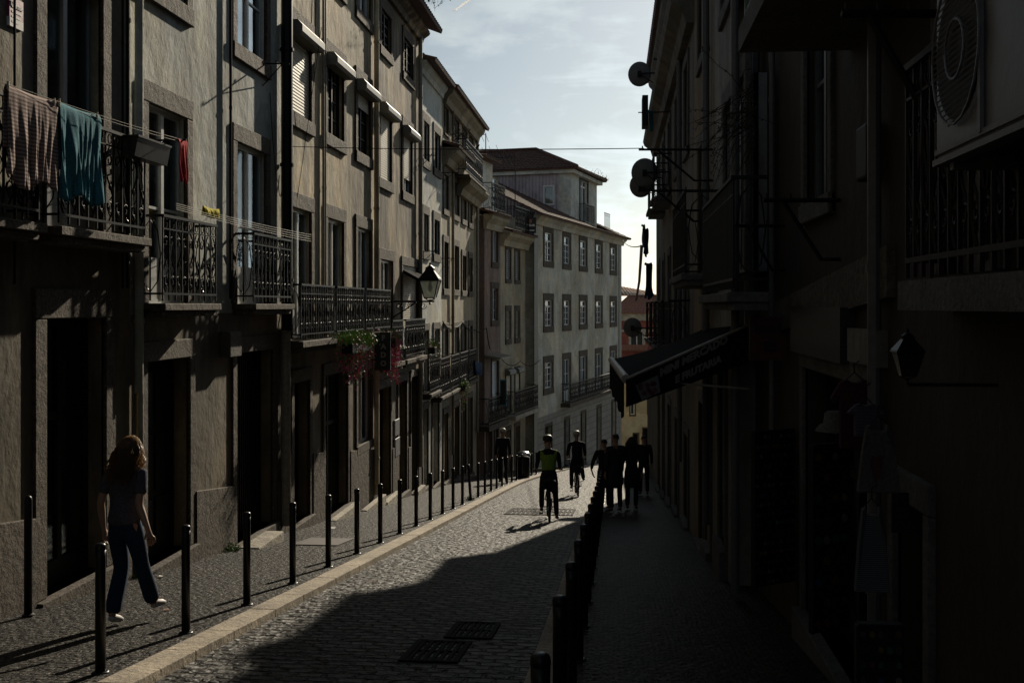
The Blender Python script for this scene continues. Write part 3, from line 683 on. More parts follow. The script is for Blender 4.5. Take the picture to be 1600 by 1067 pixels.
# F
F_ = FF; sF = F_.S(970.5)
fx = ((848.5, 864.6), (878.5, 892), (904.3, 917.5), (929.3, 941.3), (952.5, 963.4)); f_ops = []
for i, (x0, x1) in enumerate(fx):
    f_ops.append(op(F_, x0, x1, 1.9, 3.95, 'win', w=.25, bars=2, tr=.3, curt=(i + 1) % 3, sm='stone'))
    f_ops.append(op(F_, x0, x1, -1.3, .62, 'win', w=.25, bars=2, tr=.24, curt=i % 2, sm='stone'))
    f_ops.append(op(F_, x0, x1, -4.35 if i == 0 else -4.98, -2.45, 'win' if i == 0 else 'fwin', w=.25, bars=2, tr=.2 if i == 0 else 0, curt=1 if i else 0, sm='stone'))
    f_ops.append(op(F_, x0 + 1.5, x1 - (2 if i < 4 else 1), F_.g(F_.S(x1)) + .1, -5.75, 'door', w=.12))
BF = building('corner_townhouse', 'tall pale grey townhouse with rows of white windows, closing the view down the street', F_, 0, sF, 4.2, 'pl_f', f_ops, depth=9, zb=-11)
cornice(F_, BF, -.2, sF + .3, 4.3, .35, .45, 'pl_f')
mb = F_.M(); mb.box(-.25, .35, -.04, .0, -11, 3.85); mb.build('pilaster', 'box', BF); F_.M().box(sF - .75, sF - .05, -.04, 0, -11, 3.85).build('pilaster', 'box', BF)
# ground floor stone blocks
mb = F_.M(); hs = [(o['h'][0] - .13, o['h'][1] + .13, -12, o['h'][3] + .13) for o in f_ops if o['k'] == 'door']
wall_holes(MBx := MB(lambda a, r, z: F_.T(a, r - .035, z)), .4, sF - .8, -11, -5.35, hs, .03); MBx.build('stone_facing', 'block', BF, norm=False)
b_ = F_.M().box(F_.S(876), F_.S(950), -.5, -.002, -5.2, -5.0).build('balcony', 'stone', BF); railing(F_, b_, F_.S(877), F_.S(949), -.45, -4.98, -4.0, 'iron', True, True, .25, -.002)
T = F_.T; s1, s2 = 10.3, 16.7
mb = MB(); tiles(mb, T(-.5, -.55, 4.28), T(s1, -.55, 4.28), T(s1, 6, 7.4), T(-.5, 6, 7.4), per=.24)
tiles(mb, T(s1 + .02, -.55, 4.28), T(s2, -.55, 4.28), T(s2, 1.1, 4.78), T(s1 + .02, 1.1, 4.78), per=.24)
tiles(mb, T(s2 + .02, -.55, 4.28), T(sF + .5, -.55, 4.28), T(s2 + .4, 3.2, 6.1), T(s2 + .02, 3.2, 6.1), per=.24)
tiles(mb, T(sF + .5, -.5, 4.28), T(sF + .5, 6, 4.28), T(s2 + .4, 6, 6.1), T(s2 + .4, 3.2, 6.1), per=.24)
mb.build('roof', 'tile', BF, norm=False)
# roof-top storey
fw = F_.S(906.5, 1.0), F_.S(918, 1.0)
mt = MB(lambda a, r, z: F_.T(a, r + 1.0, z)); wall_holes(mt, s1, s2, 4.4, 7.75, [(fw[0], fw[1], 4.9, 7.35)], .2)
mt.face([(s2, 0, 4.4), (s2, 6.5, 4.4), (s2, 6.5, 7.75), (s2, 0, 7.75)]); mt.build('attic_wall', 'pl_e', BF, norm=False)
w_ = F_.M(); w_.box(fw[0], fw[0] + .12, 1.1, 1.16, 4.9, 7.35); w_.box(fw[1] - .12, fw[1], 1.1, 1.16, 4.9, 7.35); w_.box(fw[0], fw[1], 1.1, 1.15, 7.0, 7.1)
w_.box((fw[0] + fw[1]) / 2 - .06, (fw[0] + fw[1]) / 2 + .06, 1.1, 1.165, 4.9, 7.35); w_ = w_.build('window', 'white', BF)
F_.M().box(fw[0], fw[1], 1.175, 1.19, 4.9, 7.35).build('glass', 'glass', w_); 
sm = MB(lambda a, r, z: F_.T(a, r + 1.0, z)); ring(sm, fw[0] - .22, fw[1] + .22, 4.6, 7.6, .22, -.03, .03, False); sm.build('stone_surround', 'dark_w', w_)
b_ = F_.M().box(fw[0] - .4, F_.S(930, .5), .55, .99, 4.6, 4.8).build('balcony', 'stone', BF); railing(F_, b_, fw[0] - .35, F_.S(929, .6), .6, 4.82, 5.95, 'iron', False, True, .2, .99)
# cladding on its left side, with a window
lf = Fac(F_.T(s1, 1.0, 0)[:2], F_.n, tuple(-q for q in F_.d)); 
lf.n = F_.d
mt = lf.M(); wl = sorted((lf.S(849), lf.S(866))); wall_holes(mt, 0.7, 6.5, 4.4, 7.75, [(wl[0], wl[1], 5.75, 6.85)], .12); mt.build('cladding', 'clad', BF, norm=False)
mt = lf.M(); mt.box(0, .7, -.0, .05, 4.4, 7.75); mt.build('corner_wall', 'pl_e', BF)
w_ = lf.M(); ring(w_, wl[0] - .02, wl[1] + .02, 5.73, 6.87, .1, -.03, .05); w_ = w_.build('window', 'white', BF); lf.M().box(wl[0], wl[1], .06, .08, 5.75, 6.85).build('glass', 'glass', w_)
railing(lf, BF, 1.2, 6.0, -.5, 4.75 + .3, 5.7, 'iron', False, False, .25)
mb = MB(); pk, pk2 = T((s1 + s2) / 2, 4.0, 9.35), T((s1 + s2) / 2, 9, 9.35); e = .5
c1, c2, c3, c4 = T(s1 - e, 1 - e, 7.75), T(s2 + e, 1 - e, 7.75), T(s2 + e, 9, 7.75), T(s1 - e, 9, 7.75)
tiles(mb, c1, c2, pk, pk, per=.26); tiles(mb, c4, c1, pk, pk2, per=.26); tiles(mb, c2, c3, pk2, pk, per=.26)
for a, b in ((c1, pk), (c2, pk), (pk, pk2)):
    a = Vector(a); b = Vector(b); mb.tube([a + (b - a) * (k / 12) + Vector((0, 0, .08)) for k in range(13)], .12, 8)
mb.build('roof', 'tile', BF, norm=False)
mt = MB(lambda a, r, z: F_.T(a, r + 1.0, z)); mt.box(s1 - .3, s2 + .3, -.3, 7, 7.5, 7.72); mt.build('eaves_board', 'pl_e', BF)
railing(F_, BF, s2 + 1.2, sF + .3, .8, 4.9, 5.9, 'pipe', False, False, .35)
# buildings past the bend
P0 = Fac(cw((960 - 800) / FPX * 92, 92)[:2], cw(1, 0)[:2], cw(0, 1)[:2]); kx = 92 / FPX
BR = building('red_house', 'dark red house with orange tiled roof in the gap beyond the grey townhouse', P0, 0, 5, -.55, 'pl_r', [opm(1.2, 2.6, -3.6, -1.9, 'win', w=.16, sm='stone_l')], depth=7, zb=-14)
P0.M().box(-.1, 5, -.15, .0, -1.25, -.6).build('cornice', 'stone_l', BR); P0.M().box(-.1, 5, -.12, 0, -2.2, -2.0).build('string_course', 'stone_l', BR)
mb = MB(); T = P0.T; tiles(mb, T(-.5, -.5, -.6), T(5, -.5, -.6), T(5, 3, .9), T(1.7, 3, 1.1), per=.3); tiles(mb, T(-1.5, 2.5, .9), T(4, 2.5, .9), T(3.4, 5, 1.3), T(-1.5, 5, 2.2), per=.3)
tiles(mb, T(.2, -.6, -3.75), T(2.8, -.6, -3.75), T(2.8, -.01, -3.3), T(.2, -.01, -3.3), per=.3)
mb.build('roof', 'tile_o', BR, norm=False)
mb = P0.M(); mb.prism([(.3, 2, 1.3), (3.6, 2, .7), (3.6, 2, .8), (.3, 2, 1.4)], (0, 2.4, 0)); mb.build('solar_panel', 'glass', BR)
P1 = Fac(cw((966 - 800) / FPX * 80, 80)[:2], cw(1, 0)[:2], cw(0, 1)[:2])
BY = building('yellow_house', 'low yellow walled house with two narrow doors at the end of the street', P1, 0, 4.5, -5.2, 'pl_y', [opm(1.05, 1.55, -11.2, -9.3, 'door', w=.08), opm(1.75, 2.25, -11.2, -8.9, 'door', w=.08), opm(.8, 1.3, -8.1, -6.9, 'win', w=.1), opm(2.1, 2.5, -8.0, -6.8, 'win', w=.1)], depth=6, zb=-14)
roof(P1, BY, 0, 4.5, -5.15, over=.3, depth=3, rise=1.2, m='tile_o')
P2 = Fac(cw(9.5, 73)[:2], cw(math.sin(rad(28)), math.cos(rad(28)))[:2], cw(math.cos(rad(28)), -math.sin(rad(28)))[:2])

# ---------------- right row
WR = Fac((1.5, 0), (0, 1), (1, 0))
RC = 12.6
def rop(fac, x0, x1, c, d, k, **kw):
    a, b = sorted((fac.S(x0), fac.S(x1))); return dict(a=a, b=b, c=c, d=d, k=k, **kw)
rn_ops = [rop(RN, 1257, 1305, .68, 3.0, 'win', w=.13, bars=1, fm='pipe_w', dep=.3, sm='stone_r'), opm(4.6, 5.6, .15, 2.6, 'fwin', w=.12, fm='pipe_w', sm='stone_r'), opm(2.6, 3.5, .15, 2.6, 'fwin', w=.12, fm='pipe_w', sm='stone_r'),
          rop(RN, 1255, 1372, RN.g(8) + .1, -.35, 'shopdoor', w=.12, sm='stone_r'), rop(RN, 1395, 1462, RN.g(5.5) + .1, -.9, 'shopdoor', w=.12, sm='stone_r'), opm(1.4, 3.3, RN.g(2) + .1, -.4, 'door', w=.15, sm='stone_r'), opm(-2, -1, .3, 2.6, 'win', w=.12, sm='stone_r')]
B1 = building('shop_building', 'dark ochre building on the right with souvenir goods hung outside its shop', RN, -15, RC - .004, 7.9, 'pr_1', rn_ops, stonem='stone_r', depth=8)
pipe(RN, B1, RN.S(1385), -2.5, 7.8, .04, 'pipe_w'); pipe(RN, B1, RN.S(1192), -.5, 7.8, .085, 'pipe_w'); pipe(RN, B1, RN.S(1216), -2.6, 7.8, .03, 'pipe_w')
mb = RN.M(); mb.box(3.56, 5.36, -.25, -.001, -.02, .118); b_ = mb.build('balcony', 'stone_r', B1)
railing(RN, b_, 3.6, 5.3, -.22, .13, 1.12, 'iron_r', True, True, .13, -.002)
b2 = RN.M().box(4.3, 7.6, -.75, -.001, 1.74, 1.9).build('balcony', 'stone_r', B1); railing(RN, b2, 4.32, 7.55, -.7, 1.92, 2.95, 'iron_r', False, True, .1, -.002)
roof(RN, B1, -15, RC, 7.95, over=.45, depth=6, rise=2.4)
mb = RN.M(); mb.prism([(RC - .01, -.05, -.38), (6.4, -.05, .05), (6.4, -.05, .35), (RC - .01, -.05, -.1)], (0, .05, 0)); mb.build('string_course', 'stone_d', B1)
r2_ops = [rop(RF, 1132, 1170, .35, 2.55, 'fwin', w=.15, fm='pipe_w', sm='stone_r'), opm(13.0, 14.0, -2.9, -.5, 'door', w=.12, sm='stone_r'), opm(15.0, 16.0, RF.g(15) + .1, -.9, 'door', w=.12, sm='stone_r'), rop(RF, 1128, 1168, 3.4, 5.4, 'win', w=.14, fm='pipe_w', sm='stone_r')]
R23 = RF.S(1113); R34 = RF.S(1085); RE = 35.0
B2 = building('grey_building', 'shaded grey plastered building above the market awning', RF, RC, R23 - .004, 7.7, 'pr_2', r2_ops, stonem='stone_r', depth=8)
r3_ops = [rop(RF, 1092, 1106, .5, 2.6, 'fwin', w=.14, fm='pipe_w', sm='stone_r'), rop(RF, 1092, 1106, 3.6, 5.6, 'win', w=.14, sm='stone_r'), opm(16.2, 17.2, RF.g(17) + .1, -1.3, 'door', w=.12, sm='stone_r')]
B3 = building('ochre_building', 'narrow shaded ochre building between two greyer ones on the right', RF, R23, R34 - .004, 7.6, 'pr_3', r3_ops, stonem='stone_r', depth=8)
r4_ops = []
for q in range(5):
    u_ = R34 + 1.2 + q * 3.1
    r4_ops += [opm(u_, u_ + 1.3, 2.7, 4.6, 'win', w=.14, sm='stone_r', dep=.2), opm(u_, u_ + 1.3, -.9, 1.4, 'fwin', w=.14, sm='stone_r', dep=.2), opm(u_, u_ + 1.3, RF.g(u_) + .05, -2.2, 'door', w=.12, sm='stone_r'), opm(u_, u_ + 1.3, 5.6, 6.7, 'win', w=.12, sm='stone_r', dep=.2)]
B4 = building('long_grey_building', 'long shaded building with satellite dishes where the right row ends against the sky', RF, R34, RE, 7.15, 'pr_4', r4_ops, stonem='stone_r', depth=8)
cornice(RF, B4, R34 + .1, RE, 5.25, .42, .5, 'pr_4'); cornice(RF, B4, R34, RE, 7.1, .25, .4, 'pr_4')
roof(RF, B4, R34, RE, 7.2, over=.36, depth=5, rise=1.9, e1=.2)
for bb_, p, q in ((B2, RC, R23), (B3, R23, R34)): roof(RF, bb_, p, q, 7.75, over=.3, depth=5, rise=2)
for q in range(5):
    u_ = R34 + 1.0 + q * 3.1; balcony(RF, B4, u_, u_ + 1.7, -.95, proj=.36, rh=1.05, m='stone_r', rm='iron_r', orn=False, pitch=.13)
    if q in (2, 3): balcony(RF, B4, u_, u_ + 1.7, 2.55, proj=.4, rh=1.0, m='stone_r', rm='iron_r', orn=False, pitch=.13)
balcony(RF, B2, RF.S(1146, -.3), RF.S(1100, -.3), .12, proj=.3, rh=1.0, m='stone_r', rm='iron_r', orn=False, pitch=.11)
balcony(RF, B3, RF.S(1071, -.42), RF.S(1052, -.42) + .0, .42, proj=.42, rh=1.06, m='stone_r', rm='iron_r', pitch=.13)
pipe(RF, B2, RF.S(1160), -3, 7.5, .045, 'pipe_w'); pipe(RF, B3, RF.S(1112), -3, 7.5, .05, 'pipe_w'); pipe(RF, B4, RF.S(1068), -3, 7, .05, 'pipe_w')

mb = WR.M(); s_ = RE + .05  # low wall added beyond the row's end to keep sun off the far right pavement
mb.prism([(s_, 0, WR.g(s_) - .5), (50, 0, WR.g(50) - .5), (50, 0, WR.g(50) + 3.9), (s_, 0, WR.g(s_) + 3.7)], (0, .35, 0)); P_ = thing('added_shade_wall', 'added wall past the end of the right row, shading the far pavement', 'wall', WR.T(s_, 0, WR.g(s_))); mb.build('masonry', 'pr_4', P_)
mb = WR.M(); mb.prism([(s_, -.05, WR.g(s_) + 3.701), (50, -.05, WR.g(50) + 3.901), (50, -.05, WR.g(50) + 3.98), (s_, -.05, WR.g(s_) + 3.78)], (0, .45, 0)); mb.build('coping', 'stone_r', P_)
# ---------------- ground
def structure(o): o['kind'] = 'structure'; return o
def strip(name, left, right, dz, m, th=.35, sub=1):
    mb = MB(); pts = []
    n = len(left)
    for k in range(n):
        (x0, y0), (x1, y1) = left[k], right[k]; pts.append(((x0, y0, G(y0) + dz), (x1, y1, G(y1) + dz)))
    for k in range(n - 1):
        a, b = pts[k], pts[k + 1]
        mb.face([a[0], a[1], b[1], b[0]])
        mb.face([a[0], b[0], (b[0][0], b[0][1], b[0][2] - th), (a[0][0], a[0][1], a[0][2] - th)])
        mb.face([a[1], b[1], (b[1][0], b[1][1], b[1][2] - th), (a[1][0], a[1][1], a[1][2] - th)])
    return structure(mb.build(name, m, norm=False))
def smooth(pl, n=8):
    out = []
    for k in range(len(pl) - 1):
        p0 = pl[max(k - 1, 0)]; p1 = pl[k]; p2 = pl[k + 1]; p3 = pl[min(k + 2, len(pl) - 1)]
        for i in range(n):
            t = i / n; out.append(tuple(.5 * ((2 * p1[j]) + (-p0[j] + p2[j]) * t + (2 * p0[j] - 5 * p1[j] + 4 * p2[j] - p3[j]) * t * t + (-p0[j] + 3 * p1[j] - 3 * p2[j] + p3[j]) * t ** 3) for j in (0, 1)))
    out.append(pl[-1]); return out
KL = smooth([(-3.22, -25), (-3.22, 0), (-3.22, 20), (-3.22, 36), (-3.0, 43), (-2.55, 50), (-1.3, 60), (2.2, 74), (7, 92)])
KR = smooth([(-.62, -25), (-.62, 0), (-.62, 20), (-.66, 36), (-.66, 43), (-.5, 50), (.9, 60), (4.6, 74), (10, 92)])
def edge_at(pl, y):
    for k in range(len(pl) - 1):
        if pl[k][1] <= y <= pl[k + 1][1]: t = (y - pl[k][1]) / (pl[k + 1][1] - pl[k][1]); return pl[k][0] + t * (pl[k + 1][0] - pl[k][0])
off = lambda pl, d: [(x + d, y) for x, y in pl]
strip('road', KL, KR, -.07, 'road', 1.)
def kerbstones(name, pl, w, m, ln=1.1):
    mb = MB(); y = pl[0][1] + .01; k = 0; rr = random.Random(9)
    while y < 90:
        l_ = ln * rr.uniform(.75, 1.2); y2 = min(y + l_, 91.5); x0, x1 = edge_at(pl, y), edge_at(pl, y2 - .006); dz = rr.uniform(-.0012, .0012)
        a = [(x0 + min(w, 0), y, G(y) + .005 + dz), (x0 + max(w, 0), y, G(y) + .005 + dz), (x1 + max(w, 0), y2 - .006, G(y2) + .005 + dz), (x1 + min(w, 0), y2 - .006, G(y2) + .005 + dz)]
        mb.prism(a, (0, 0, -.3)); y = y2
    o = mb.build(name, m, bev=.007); return structure(o)
kerbstones('left_kerb', KL, -.25, 'kerb')
kerbstones('right_kerb', KR, .27, 'kerb')
strip('left_pavement', [(-5.9, y) for x, y in KL], off(KL, -.252), 0, 'walk', 1.)
strip('right_pavement', off(KR, .272), [(max(1.75, x + 2.2), y) for x, y in KR], 0, 'walk', 1.)
mb = MB(); ys = [-400, -40, 95, 130, 300, 2500]; zs = [G(-40) - .6, G(-40) - .6, G(95) - .6, -15.5, -16, -16]
for k in range(5): mb.face([(-2500, ys[k], zs[k]), (2500, ys[k], zs[k]), (2500, ys[k + 1], zs[k + 1]), (-2500, ys[k + 1], zs[k + 1])])
structure(mb.build('ground', 'terrain', norm=False))

# ---------------- bollards
def bollard_proto():
    r = localthing('bollard', '', 'bollard', (0, 0, 0))
    mb = MB(); mb.lathe([(.036, -.05), (.036, .80), (.037, .86)], n=16); p = mb.build('post', 'steel', r, smooth=True)
    mb = MB(); mb.lathe([(.037, .861), (.039, .865), (.039, .885), (.034, .9), (.02, .908), (.004, .91)], n=16); mb.build('cap', 'steel', p, smooth=True)
    mb = MB(); mb.lathe([(.06, -.02), (.06, .008), (.05, .014), (.0392, .016)], n=16); mb.build('base_ring', 'steel', r, smooth=True)
    return r
bp = bollard_proto(); first = True
ORD = ['first', 'second', 'third', 'fourth', 'fifth', 'sixth', 'seventh', 'eighth', 'ninth', 'tenth', 'eleventh', 'twelfth', 'thirteenth', 'fourteenth', 'fifteenth', 'sixteenth', 'seventeenth', 'eighteenth', 'nineteenth', 'twentieth', 'twenty-first', 'twenty-second', 'twenty-third', 'twenty-fourth', 'twenty-fifth', 'twenty-sixth']
for i in range(26):
    u = 7.31 + 1.522 * i; o = bp if i == 0 else copy_tree(bp)
    x = edge_at(KL, u) - .36; o.location = (x, u, G(u)); 
    if i == 13: o.rotation_euler = (0, rad(-4), 0)
    tag(o, 'black steel bollard along the left kerb, nearest of its row to the camera' if i == 0 else ('black steel bollard along the left kerb, leaning slightly, fourteenth from the nearest' if i == 13 else 'black steel bollard along the left kerb, %s from the nearest in its row' % ORD[i]), 'bollard', 'black bollards along the left kerb')
for i in range(20):
    u = 3.97 + 1.42 * i; o = copy_tree(bp); o.rotation_euler = (0, 0, 0); o.location = (edge_at(KR, u) + .35, u, G(u))
    tag(o, 'black steel bollard in shade along the right kerb, %s' % ('cut by the bottom of the photo' if i == 0 else '%s from the bottom edge' % ORD[i]), 'bollard', 'black bollards along the right kerb')
r = localthing('post', 'taller thin dark post standing against the shop wall at the left edge', 'post', cw((44 - 800) / FPX * 9.85, 9.85, G(9.3)))
MB().lathe([(.036, -.05), (.036, 1.04), (.03, 1.07), (.01, 1.085)], n=14).build('shaft', 'steel', r, smooth=True); MB().lathe([(.055, 0), (.055, .01), (.037, .02)], n=14).build('base_ring', 'steel', r)

# ---------------- covers in the ground
def slab_on(px0, px1, v0, v1, u0, u1, dz): pass
def plate(name, v0, v1, u0, u1, dz, m, label, cat, slots=0, frame=True):
    mb = MB(lambda x, y, z: (x, y, G(y) + dz + z)); c = thing(name, label, cat, ((v0 + v1) / 2, (u0 + u1) / 2, G((u0 + u1) / 2) + dz))
    if frame:
        f = MB(lambda x, y, z: (x, y, G(y) + dz + z)); t = .05
        f.box(v0 - t, v0, u0 - t, u1 + t, -.03, .012); f.box(v1, v1 + t, u0 - t, u1 + t, -.03, .012); f.box(v0, v1, u0 - t, u0, -.03, .012); f.box(v0, v1, u1, u1 + t, -.03, .012)
        f.build('frame', 'cast' if m != 'rust' else 'rust', c, norm=False)
    if slots:
        n = slots
        for k in range(n): x = v0 + (v1 - v0) * k / n; mb.box(x + .004, x + (v1 - v0) / n * .6, u0, u1, -.02, .008)
        mb.box(v0, v1, (u0 + u1) / 2 - .02, (u0 + u1) / 2 + .02, -.02, .0095)
    else: mb.box(v0, v1, u0, u1, -.02, .010)
    mb.build('plate', m, c, norm=False); return c
MT['cast'] = rough_paint('cast_iron_cover', (.012, .011, .010), .85, spec=.1, k=.4)
plate('utility_cover', -2.35, -.95, 23.6, 25.4, -.066, 'cast', 'wide ribbed metal cover in the sunlit road by the cyclist', 'cover', 14)
plate('drain_grate', -1.42, -1.1, 9.35, 10.05, -.066, 'cast', 'far one of two slotted drain grates in the shaded road', 'grate', 6)
plate('drain_grate', -1.62, -1.25, 8.35, 9.1, -.066, 'cast', 'near one of two slotted drain grates in the shaded road', 'grate', 6)
plate('rusty_cover', -4.75, -4.15, 15.9, 16.9, .003, 'rust', 'rusty square plate set in the left pavement', 'cover', 0)

# ---------------- people
def skin_mesh(name, chains, m, parent, root=0, sub=1, smooth=True, off=(0, 0, 0)):
    """chains: list of lists of (x,y,z,rx[,ry]); first point of a chain may be ('@',i) meaning vertex i"""
    vs, es, rs = [], [], []; names = {}
    for ch in chains:
        prev = None
        for p in ch:
            if isinstance(p, str): prev = names[p]; continue
            nm = None
            if isinstance(p[0], str): nm = p[0]; p = p[1:]
            vs.append((p[0] + off[0], p[1] + off[1], p[2] + off[2])); rs.append((p[3], p[4] if len(p) > 4 else p[3])); i = len(vs) - 1
            if nm: names[nm] = i
            if prev is not None: es.append((prev, i))
            prev = i
    me = bpy.data.meshes.new(name); me.from_pydata(vs, es, []); o = bpy.data.objects.new(name, me); COL.objects.link(o)
    md = o.modifiers.new('s', 'SKIN'); md.use_smooth_shade = True
    if not me.skin_vertices: 
        bpy.context.view_layer.objects.active = o; bpy.ops.mesh.customdata_skin_add()
    for i, r in enumerate(rs): me.skin_vertices[0].data[i].radius = r
    for i in range(len(rs)): me.skin_vertices[0].data[i].use_root = (i == root)
    ss = o.modifiers.new('d', 'SUBSURF'); ss.levels = sub; ss.render_levels = sub
    dg = bpy.context.evaluated_depsgraph_get(); dg.update()
    me2 = bpy.data.meshes.new_from_object(o.evaluated_get(dg)); bpy.data.objects.remove(o); me2.name = name
    me2.materials.clear(); me2.materials.append(MT[m]); me2.shade_smooth()
    ob = bpy.data.objects.new(name, me2); COL.objects.link(ob); ob.parent = parent; ob['_o'] = (0., 0., 0.); return ob
def lerp(a, b, t): return tuple(a[k] + (b[k] - a[k]) * t for k in range(3))
def person(label, loc, rz, J, cl, S=1.0, long_hair=False, hairm='hair_d', shoes='shoe_d', group=None, sleeves=.45, hat=None, fingers=True, flare=0., armskin=True):
    """J joints: pel, chest, neck, head, shL, elL, wrL, haL, shR.., hiL, knL, anL, toL ..; facing +Y"""
    P = localthing('person', label, 'person', loc, group, rz)
    j = {k: tuple(c * S for c in v) for k, v in J.items()}; q = S
    pel, wai, che, nec, hed = j['pel'], lerp(j['pel'], j['che'], .45), j['che'], j['nec'], j['hed']
    hd = Vector(hed) - Vector(nec); up = hd.normalized(); f = Vector(J.get('face', (0, 1, 0))).normalized()
    h0 = Vector(hed)
    ch = [[('pel', *pel, .135 * q, .10 * q), ('wai', *wai, .115 * q, .085 * q), ('che', *che, .15 * q, .10 * q), ('uch', *lerp(che, nec, .62), .10 * q, .08 * q), ('nec', *nec, .048 * q), ('hb', *tuple(h0 - up * .035 * q), .066 * q, .076 * q),
           ('hm', *tuple(h0 + up * .035 * q), .078 * q, .093 * q), ('ht', *tuple(h0 + up * .105 * q), .055 * q, .065 * q)],
          ['hb', (*tuple(h0 + f * .095 * q - up * .02 * q), .017 * q)]]
    sr = f.cross(up)
    for s_ in (-1, 1): ch.append(['hm', (*tuple(h0 + sr * s_ * .088 * q), .014 * q, .02 * q)])
    for s_ in 'LR':
        sh, el, wr, ha = (j[k + s_] for k in ('sh', 'el', 'wr', 'ha'))
        ch.append(['uch', ('sh' + s_, *sh, .05 * q), (*lerp(sh, el, .45), .045 * q), (*el, .037 * q), (*lerp(el, wr, .35), .036 * q), (*wr, .023 * q), ('pa' + s_, *lerp(wr, ha, .5), .033 * q, .017 * q)])
        if fingers:
            d = (Vector(ha) - Vector(wr)).normalized(); side = Vector(J.get('palm' + s_, (1 if s_ == 'L' else -1, 0, 0))); side = (side - d * side.dot(d)).normalized(); w = d.cross(side)
            pa = Vector(lerp(wr, ha, .5)); 
            for k in range(4):
                ln = (.062, .072, .068, .052)[k] * q; b0 = pa + w * (k - 1.5) * .02 * q + d * .025 * q
                b1 = b0 + d * ln * .55 + side * .006 * q; b2 = b1 + (d * .7 + side * .7) * ln * .5
                ch.append(['pa' + s_, (*tuple(b0), .0105 * q), (*tuple(b1), .009 * q), (*tuple(b2), .0075 * q)])
            t0 = pa - w * .03 * q - d * .02 * q; ch.append(['pa' + s_, (*tuple(t0), .012 * q), (*tuple(t0 - w * .014 * q + d * .04 * q + side * .012 * q), .0095 * q)])
        hi, kn, an, to = (j[k + s_] for k in ('hi', 'kn', 'an', 'to'))
        ch.append(['pel', (*hi, .085 * q), (*lerp(hi, kn, .4), .075 * q), (*kn, .052 * q), (*lerp(kn, an, .3), .052 * q), (*an, .034 * q), (*lerp(an, to, .5), .036 * q, .028 * q), (*to, .03 * q, .02 * q)])
    body = skin_mesh('body', ch, 'skin', P)
    # eyes + mouth
    mb = MB()
    for s_ in (-1, 1): c = h0 + f * .088 * q + sr * s_ * .03 * q + up * .02 * q; mb.lathe([(.002, -.008), (.011, 0), (.002, .008)], tuple(c), 8)
    mb.build('eyes', 'hair_d', P)
    c = h0 + f * .085 * q - up * .05 * q; mb = MB(); mb.tube([tuple(c - sr * .022 * q), tuple(c + f * .006), tuple(c + sr * .022 * q)], .005, 5); mb.build('mouth', 'petal', P)
    # top
    g = 1.13
    ct = [[('p0', *lerp(pel, wai, -.4), .180 * q, .140 * q), ('p', *lerp(pel, wai, .3), .170 * q, .130 * q), ('w', *wai, .145 * q, .112 * q), ('c', *che, .165 * q, .118 * q), ('u', *lerp(che, nec, .62), .115 * q, .095 * q), (*lerp(che, nec, .92), .062 * q)]]
    for s_ in 'LR':
        sh, el, wr = (j[k + s_] for k in ('sh', 'el', 'wr'))
        if sleeves <= .55: ct.append(['u', (*sh, .064 * q), (*lerp(sh, el, sleeves), .062 * q), (*lerp(sh, el, sleeves + .28), .064 * q)])
        else: ct.append(['u', (*sh, .066 * q), (*lerp(sh, el, .5), .058 * q), (*el, .052 * q), (*lerp(el, wr, .5), .045 * q), (*lerp(el, wr, .92), .036 * q)])
    skin_mesh('top', ct, cl['top'], P)
    if cl.get('vest'):
        cv = [[(*lerp(pel, wai, -.1), .185 * q, .145 * q), (*wai, .15 * q, .125 * q), (*che, .178 * q, .135 * q), ('u', *lerp(che, nec, .62), .14 * q, .112 * q), (*lerp(che, nec, .85), .075 * q)]]
        for s_ in 'LR': cv.append(['u', (*lerp(j['sh' + s_], lerp(che, nec, .62), .1), .07 * q)])
        skin_mesh('vest', cv, cl['vest'], P)
    ct = [[('p', *lerp(pel, wai, .75), .125 * q, .095 * q), ('p2', *lerp(pel, wai, .3), .158 * q, .125 * q), ('h', *pel, .168 * q, .135 * q)]]
    for s_ in 'LR':
        hi, kn, an = (j[k + s_] for k in ('hi', 'kn', 'an'))
        if cl.get('shorts'): ct.append(['h', (*hi, .10 * q), (*lerp(hi, kn, .5), .088 * q), (*lerp(hi, kn, .85), .082 * q)])
        else: ct.append(['h', (*hi, .10 * q), (*lerp(hi, kn, .45), .086 * q), (*kn, (.064 + flare * .3) * q), (*lerp(kn, an, .5), (.062 + flare * .7) * q), (*lerp(kn, an, .97), (.055 + flare) * q)])
    skin_mesh('trousers', ct, cl['leg'], P)
    if cl.get('coat'):
        md_ = lerp(pel, (pel[0], pel[1], .5 * S), 1); skin_mesh('coat', [[(*wai, .16 * q, .125 * q), (*pel, .185 * q, .15 * q), (*lerp(pel, md_, .5), .20 * q, .16 * q), (*md_, .21 * q, .17 * q)]], cl['coat'], P)
    for s_ in 'LR':
        an, to = j['an' + s_], j['to' + s_]
        dd = Vector(to) - Vector(an); mbk = [[(*tuple(Vector(lerp(an, to, -.22)) - Vector((0, 0, .02 * q))), .038 * q, .036 * q), (*lerp(an, to, .3), .044 * q, .04 * q), (*lerp(an, to, .7), .046 * q, .03 * q), (*lerp(an, to, 1.1), .036 * q, .02 * q)]]
        skin_mesh('shoe', mbk, shoes, P)
    # hair
    rr = random.Random(3)
